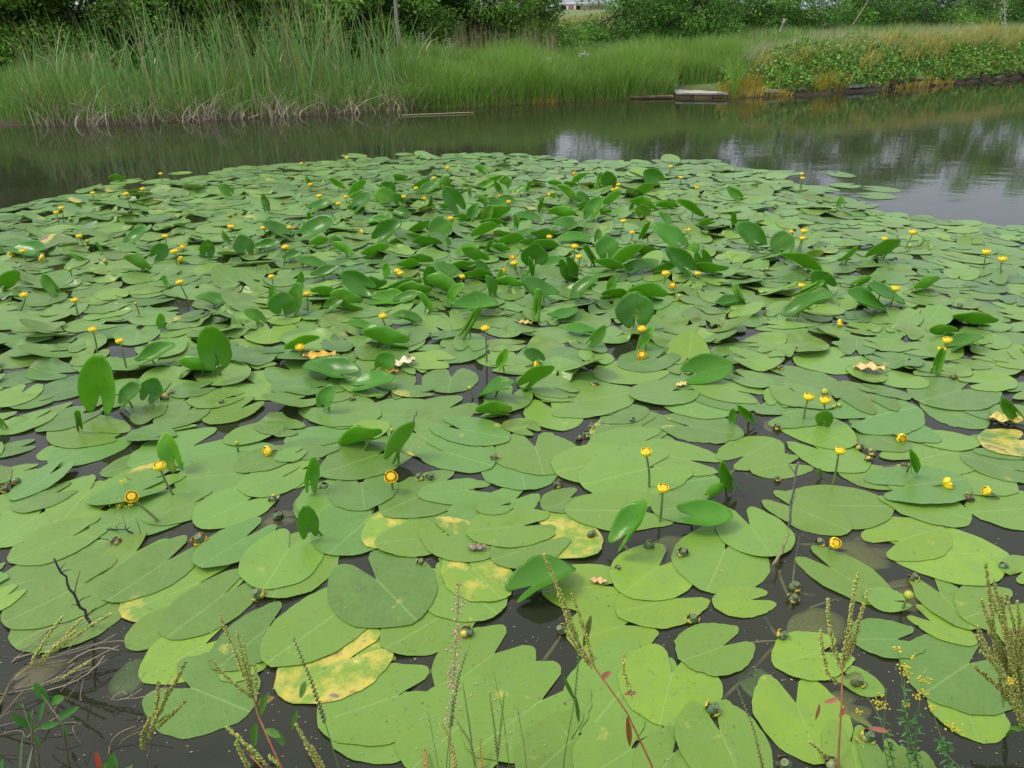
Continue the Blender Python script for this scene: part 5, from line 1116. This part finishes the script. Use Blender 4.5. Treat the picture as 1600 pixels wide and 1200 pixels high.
dock([(1400,1280),(1385,1210),(1370,1180)], [[(1375,1190),(1350,1165),(1333,1150)],[(1385,1200),(1360,1180),(1345,1165)]], 'low dock spikes over the bottom edge right of centre', seed=10)
dock([(1330,1290),(1315,1220),(1300,1190)], [[(1312,1210),(1290,1180),(1264,1158)],[(1320,1220),(1300,1200),(1285,1190)]], 'leaning brown dock spike in front of the red stemmed dock', seed=11, dens=1300)
# grasses
def grass_plant(stem, label, Ya=1.14, Yb=1.26, earlen=.35, ecol=(.10, .12, .045), seed=0, kind='ear', leaves=(), r0=.0014, erad=.0028):
    r = np.random.RandomState(seed); q = resample(poly(stem, Ya, Yb), 24); root = empty('grass_plant', q[0]); off = q[0].copy()
    m_ = MB(); tube(m_, q, np.linspace(r0, .0007, 24), 5, (.09, .20, .035) if kind != 'pink' else (.28, .22, .12)); m_.build('stem', M_STEM, root, offset=off)
    k = int(24*(1-earlen)); e = resample(q[k:], 40); m_ = MB()
    if kind == 'ear':
        for i in range(40):
            d = (e[min(i+1, 39)]-e[max(i-1, 0)]); d /= np.linalg.norm(d)+1e-9; s_ = 1 if i % 2 else -1
            blob(m_, e[i]+np.array([s_*erad*.5, 0, 0]), erad*(1-.55*i/40), np.array(ecol)*r.uniform(.7, 1.4), d+np.array([s_*.35, 0, 0]), 5, 4)
    elif kind == 'pink':
        for i in range(110):
            t = r.rand(); p = e[int(t*39)]; wv = (.008*(1-t)+.003)*(.6+.8*abs(sin(t*9))); blob(m_, p+r.normal(0, 1, 3)*wv*np.array([1, .6, .8]), .0030*r.uniform(.6, 1.2), np.array((.42, .28, .20))*r.uniform(.7, 1.3), r.normal(0, 1, 3), 5, 3)
    else:
        for i in range(18):
            t = r.rand(); p = e[int(t*39)]; a = r.uniform(0, 6.28); e2 = p+np.array([cos(a)*.02, sin(a)*.015, r.uniform(0, .015)]); tube(m_, [p, e2], .0005, 4, (.2, .3, .12)); blob(m_, e2, .0013, (.48, .54, .38), (0, 0, 1), 5, 3)
    m_.build('seed_head', M_STEM, root, offset=off)
    for lf in leaves:
        P = atY(lf[0], lf[1], (Ya+Yb)/2); T = atY(lf[2], lf[3], (Ya+Yb)/2); m_ = MB(); lance(m_, P, T-P, np.linalg.norm(T-P)*1.05, .0045, (.09, .21, .035), .08, (0, -.8, .5)); m_.build('leaf', M_GRASS, root, offset=off)
    return tag(root, label, 'grass', 'flowering grasses on the near bank')
grass_plant([(545,1260),(525,1185),(505,1120),(485,1060),(459,998)], 'dark rye grass ear crossing the yellow stained pad', earlen=.5, seed=1, erad=.0042)
grass_plant([(695,1270),(698,1190),(707,1110),(716,1060),(729,1018)], 'dark slender grass ear beside the fallen pod', earlen=.42, seed=2, erad=.0036)
grass_plant([(700,1280),(704,1130),(712,1010),(718,908)], 'pinkish feathery grass panicle over the front pads', earlen=.55, seed=3, kind='pink')
grass_plant([(748,1270),(742,1200),(733,1130),(723,1068)], 'thin straight grass ear right of the slender one', earlen=.45, seed=4, erad=.0022)
grass_plant([(760,1270),(742,1190),(735,1160),(708,1118)], 'leaning short grass ear under the pink panicle', earlen=.5, seed=5)
grass_plant([(775,1280),(778,1190),(773,1140),(765,1083)], 'left dark ear of the crossing grass pair', earlen=.5, seed=6)
grass_plant([(780,1280),(777,1190),(782,1140),(788,1083)], 'right dark ear of the crossing grass pair', earlen=.5, seed=7)
grass_plant([(875,1290),(882,1180),(897,1100),(904,1030),(902,985)], 'tall green grass with one bent blade before the red stemmed dock', earlen=.35, ecol=(.09,.2,.04), seed=8, leaves=[(898,1095,876,1045),(900,1090,905,1130)], r0=.002)
grass_plant([(1205,1290),(1192,1200),(1178,1140),(1152,1075)], 'brown tipped grass ear across the big bottom pad', earlen=.6, ecol=(.14,.11,.045), seed=9, erad=.0035)
grass_plant([(800,1290),(795,1190),(785,1110),(771,1050)], 'pale fine grass with tiny white flowers', earlen=.5, kind='white', seed=10)
grass_plant([(690,1290),(688,1220),(678,1160),(668,1110)], 'tiny white flowered stalk on the large bottom pad', earlen=.35, kind='white', seed=11)
grass_plant([(830,1290),(825,1220),(818,1160),(808,1105)], 'faint white flowered stalk right of the dark ear pair', earlen=.4, kind='white', seed=12)
grass_plant([(650,1290),(668,1220),(665,1190),(664,1170)], 'short reddish grass ear at the bottom centre', earlen=.5, ecol=(.34,.18,.05), seed=13, erad=.004)
grass_plant([(705,1290),(712,1200),(706,1165),(692,1130)], 'short orange green ear below the fallen pod', earlen=.6, ecol=(.26,.2,.05), seed=14, erad=.0045)
grass_plant([(745,1290),(752,1220),(752,1190),(750,1155)], 'upright rusty ear between the dark ears', earlen=.6, ecol=(.32,.2,.05), seed=15, erad=.004)
# yellow flowered weed
def weed(stems, heads, label, Y=1.2, seed=0, n=150):
    r = np.random.RandomState(seed); root = empty('flowering_weed', atY(stems[0][0][0], stems[0][0][1], Y)); off = np.array(root.location)
    for s_ in stems:
        q = resample(poly(s_, Y-.04, Y+.05), 16); m_ = MB(); tube(m_, q, np.linspace(.0018, .0008, 16), 5, (.12, .22, .05)); m_.build('stem', M_STEM, root, offset=off)
    m_ = MB()
    for i in range(n):
        s_ = stems[r.randint(len(stems))]; q = resample(poly(s_, Y-.04, Y+.05), 16); p = q[r.randint(0, 12)]; lance(m_, p, r.normal(0, 1, 3)*np.array([1, .7, .5])+np.array([0, 0, .3]), r.uniform(.012, .03), .0022, np.array((.07, .20, .04))*r.uniform(.7, 1.4), .2)
    m_.build('foliage', M_GRASS, root, offset=off)
    for (x, y, s_) in heads:
        m_ = MB(); P = atY(x, y, Y+.02)
        for i in range(int(18*s_)): blob(m_, P+r.normal(0, 1, 3)*np.array([.007, .006, .004])*s_, .0024*r.uniform(.7, 1.3), (.60, .52, .04), r.normal(0, 1, 3), 5, 3)
        m_.build('flower_head', M_BLOOM, root, offset=off)
    return tag(root, label, 'weed')
weed([[(1430,1280),(1420,1180),(1415,1110),(1412,1040)],[(1440,1260),(1430,1160),(1440,1065)],[(1450,1250),(1420,1140),(1403,1015)]], [(1412,1042,1.1),(1414,1052,1),(1443,1063,1),(1443,1083,.8),(1403,1014,.6),(1434,1088,.6),(1427,1028,.5),(1417,1100,.6)], 'yellow flowered bushy weed left of the overlapping round pads', seed=1)
weed([[(1520,1290),(1490,1215),(1470,1150),(1455,1105)],[(1560,1280),(1520,1220),(1480,1180)]], [(1490,1136,1.5),(1455,1105,.7),(1578,1065,.8)], 'weed with one large yellow head over the lower round pad', 1.18, seed=2, n=170)
weed([[(1420,1290),(1385,1150),(1365,1100),(1345,1080)],[(1400,1260),(1380,1160),(1385,1075)]], [(1380,1103,1.1),(1342,1112,.6),(1378,1085,.5),(1368,1098,.6)], 'thin branching weed with small yellow flowers over open water', 1.22, seed=3, n=60)
# leafy plant and tangles at the lower left
def leafy(stem, leaves, label, Ya, Yb, seed, col=(.07, .24, .035)):
    r = np.random.RandomState(seed); q = resample(poly(stem, Ya, Yb), 16); root = empty('leafy_plant', q[0]); off = q[0].copy()
    m_ = MB(); tube(m_, q, np.linspace(.0028, .0015, 16), 6, (.10, .09, .05)); m_.build('stem', M_STEM, root, offset=off)
    for lf in leaves:
        t = np.clip((stem[0][1]-lf[1])/(stem[0][1]-stem[-1][1]), 0, 1); Yl = Ya+(Yb-Ya)*t; P = atY(lf[0], lf[1], Yl); T = atY(lf[2], lf[3], Yl+r.uniform(-.03, .03))
        m_ = MB(); lance(m_, P, T-P, np.linalg.norm(T-P)*1.1, lf[4], lf[5] if len(lf) > 5 else np.array(col)*r.uniform(.8, 1.25), .1, (0, -.7, .7)); m_.build('leaf', M_GRASS, root, offset=off)
    return tag(root, label, 'plant', 'broad leaved plants at the lower left')
leafy([(120,1290),(98,1130),(75,1100),(50,1060)], [(75,1095,52,1060,.013),(80,1100,100,1082,.010),(92,1125,124,1096,.009),(92,1130,58,1135,.009),(70,1095,60,1125,.006),(98,1130,105,1150,.006)], 'bright leafy plant standing in the lower left water', 1.2, 1.33, 1)
leafy([(70,1300),(60,1180),(45,1130),(35,1100)], [(50,1140,12,1108,.009),(52,1145,45,1105,.011),(55,1150,60,1165,.009),(40,1110,28,1095,.005)], 'smaller leafy plant at the left edge of the lower left water', 1.18, 1.28, 2)
leafy([(185,1300),(182,1220),(178,1195),(176,1180)], [(178,1215,176,1168,.013),(160,1210,148,1165,.007,(.60,.10,.04)),(160,1205,165,1190,.007),(185,1215,205,1195,.007)], 'low leafy plant with one red tipped leaf at the bottom edge', 1.14, 1.18, 3)
leafy([(55,1300),(52,1200),(50,1150),(51,1110)], [(30,1240,32,1130,.0035,(.14,.26,.08)),(38,1240,48,1150,.003,(.30,.38,.22)),(0,1240,2,1175,.006),(20,1240,8,1190,.006)], 'narrow pale blades in the lower left corner', 1.13, 1.2, 4)
m_ = MB(); rr_ = np.random.RandomState(44)
for i in range(24):
    a = G(rr_.uniform(-60, 210), rr_.uniform(1070, 1230), rr_.uniform(.0, .05)); an = rr_.normal(.75, .45); ln = rr_.uniform(.03, .13)
    if a[0] > -.05: continue
    tube(m_, curve3(a, a+np.array([cos(an)*ln, sin(an)*ln*.7, rr_.uniform(-.01, .05)]), rr_.normal(0, .012, 3), 6), rr_.uniform(.0006, .0016), 4, np.array((.22, .18, .10))*rr_.uniform(.4, 1.3))
for i in range(26):
    a = G(rr_.uniform(-20, 110), rr_.uniform(1000, 1090), rr_.uniform(.0, .03)); an = rr_.normal(.6, .3); ln = rr_.uniform(.05, .22)
    tube(m_, curve3(a, a+np.array([cos(an)*ln, sin(an)*ln*.7, rr_.uniform(0, .03)]), rr_.normal(0, .008, 3), 6), rr_.uniform(.0008, .002), 4, np.array((.26, .22, .14))*rr_.uniform(.5, 1.5))
tag(m_.build('dry_stem_tangle', M_STEM), 'tangle of dry stems and roots at the lower left corner', 'dry stems', kind='stuff')
m_ = MB()
for i in range(900):
    x = rr_.uniform(-60, 1660); dens = .25+.75*(x < 200)+.5*(1330 < x < 1480); 
    if rr_.rand() > dens: continue
    P = foot(x, rr_.uniform(1.02, 1.14)); hgt = rr_.uniform(.03, .12)*(1.2 if x < 200 or x > 1330 else .75)
    lance(m_, P, np.array([rr_.normal(0, .35), rr_.normal(0, .2), 1]), hgt, rr_.uniform(.002, .004), np.array((.08, .20, .035))*rr_.uniform(.6, 1.5), -.0)
tag(m_.build('near_bank_grass', M_GRASS), 'short green grass along the near bank at the bottom edge', 'grass', kind='stuff')
print('OBJECTS', len(bpy.data.objects))

# ---------------------------------------------------------------- small floating bits between the pads, stamens on one pad
rr_ = np.random.RandomState(77); m_ = MB(); k = 0
while k < 800:
    px, py = rr_.uniform(-20, 1620), 1210-rr_.rand()**1.3*800; P = G(px, py, .0022)
    hh = float(hsample(np.array([P[0]]), np.array([P[1]]))[0])
    near_ = hh <= 0 and max(float(hsample(np.array([P[0]+a_]), np.array([P[1]+b_]))[0]) for a_, b_ in ((.03, 0), (-.03, 0), (0, .03), (0, -.03))) > 0
    if (hh > 0 and rr_.rand() > .12) or (hh <= 0 and not near_ and rr_.rand() > .15): continue
    k += 1; P[2] = hh+.003 if hh > 0 else .0018; n_ = 5; a0 = rr_.uniform(0, 6.28); sz = rr_.uniform(.0010, .0030)*(1.6 if rr_.rand() < .12 else 1)
    V = [P+np.array([cos(a0+2*pi*i/n_)*sz*rr_.uniform(.6, 1.2), sin(a0+2*pi*i/n_)*sz*rr_.uniform(.4, 1), 0]) for i in range(n_)]; V.append(P+np.array([0, 0, sz*.3]))
    m_.add(V, None, [(i, (i+1) % n_, n_) for i in range(n_)], np.array([(.22, .26, .09), (.22, .20, .12), (.14, .20, .06), (.08, .06, .04), (.30, .29, .22)][rr_.randint(5)]))
tag(m_.build('floating_specks', M_POD), 'tiny plant specks and scum floating between the pads', 'specks', kind='stuff')
m_ = MB()
for i in range(70):
    px, py = 190+rr_.normal(0, 9), 783+rr_.normal(0, 4)
    if i > 50: px, py = 193+rr_.normal(0, 3), 753+rr_.normal(0, 2)
    P = G(px, py, .03); P[2] = .018+.012*(py < 770); blob(m_, P, .0022*rr_.uniform(.6, 1.4), (.75, .62, .03), rr_.normal(0, 1, 3), 4, 3)
tag(m_.build('fallen_stamens', M_BLOOM), 'yellow stamens fallen on the pad under the bent bloom', 'stamens', kind='stuff')
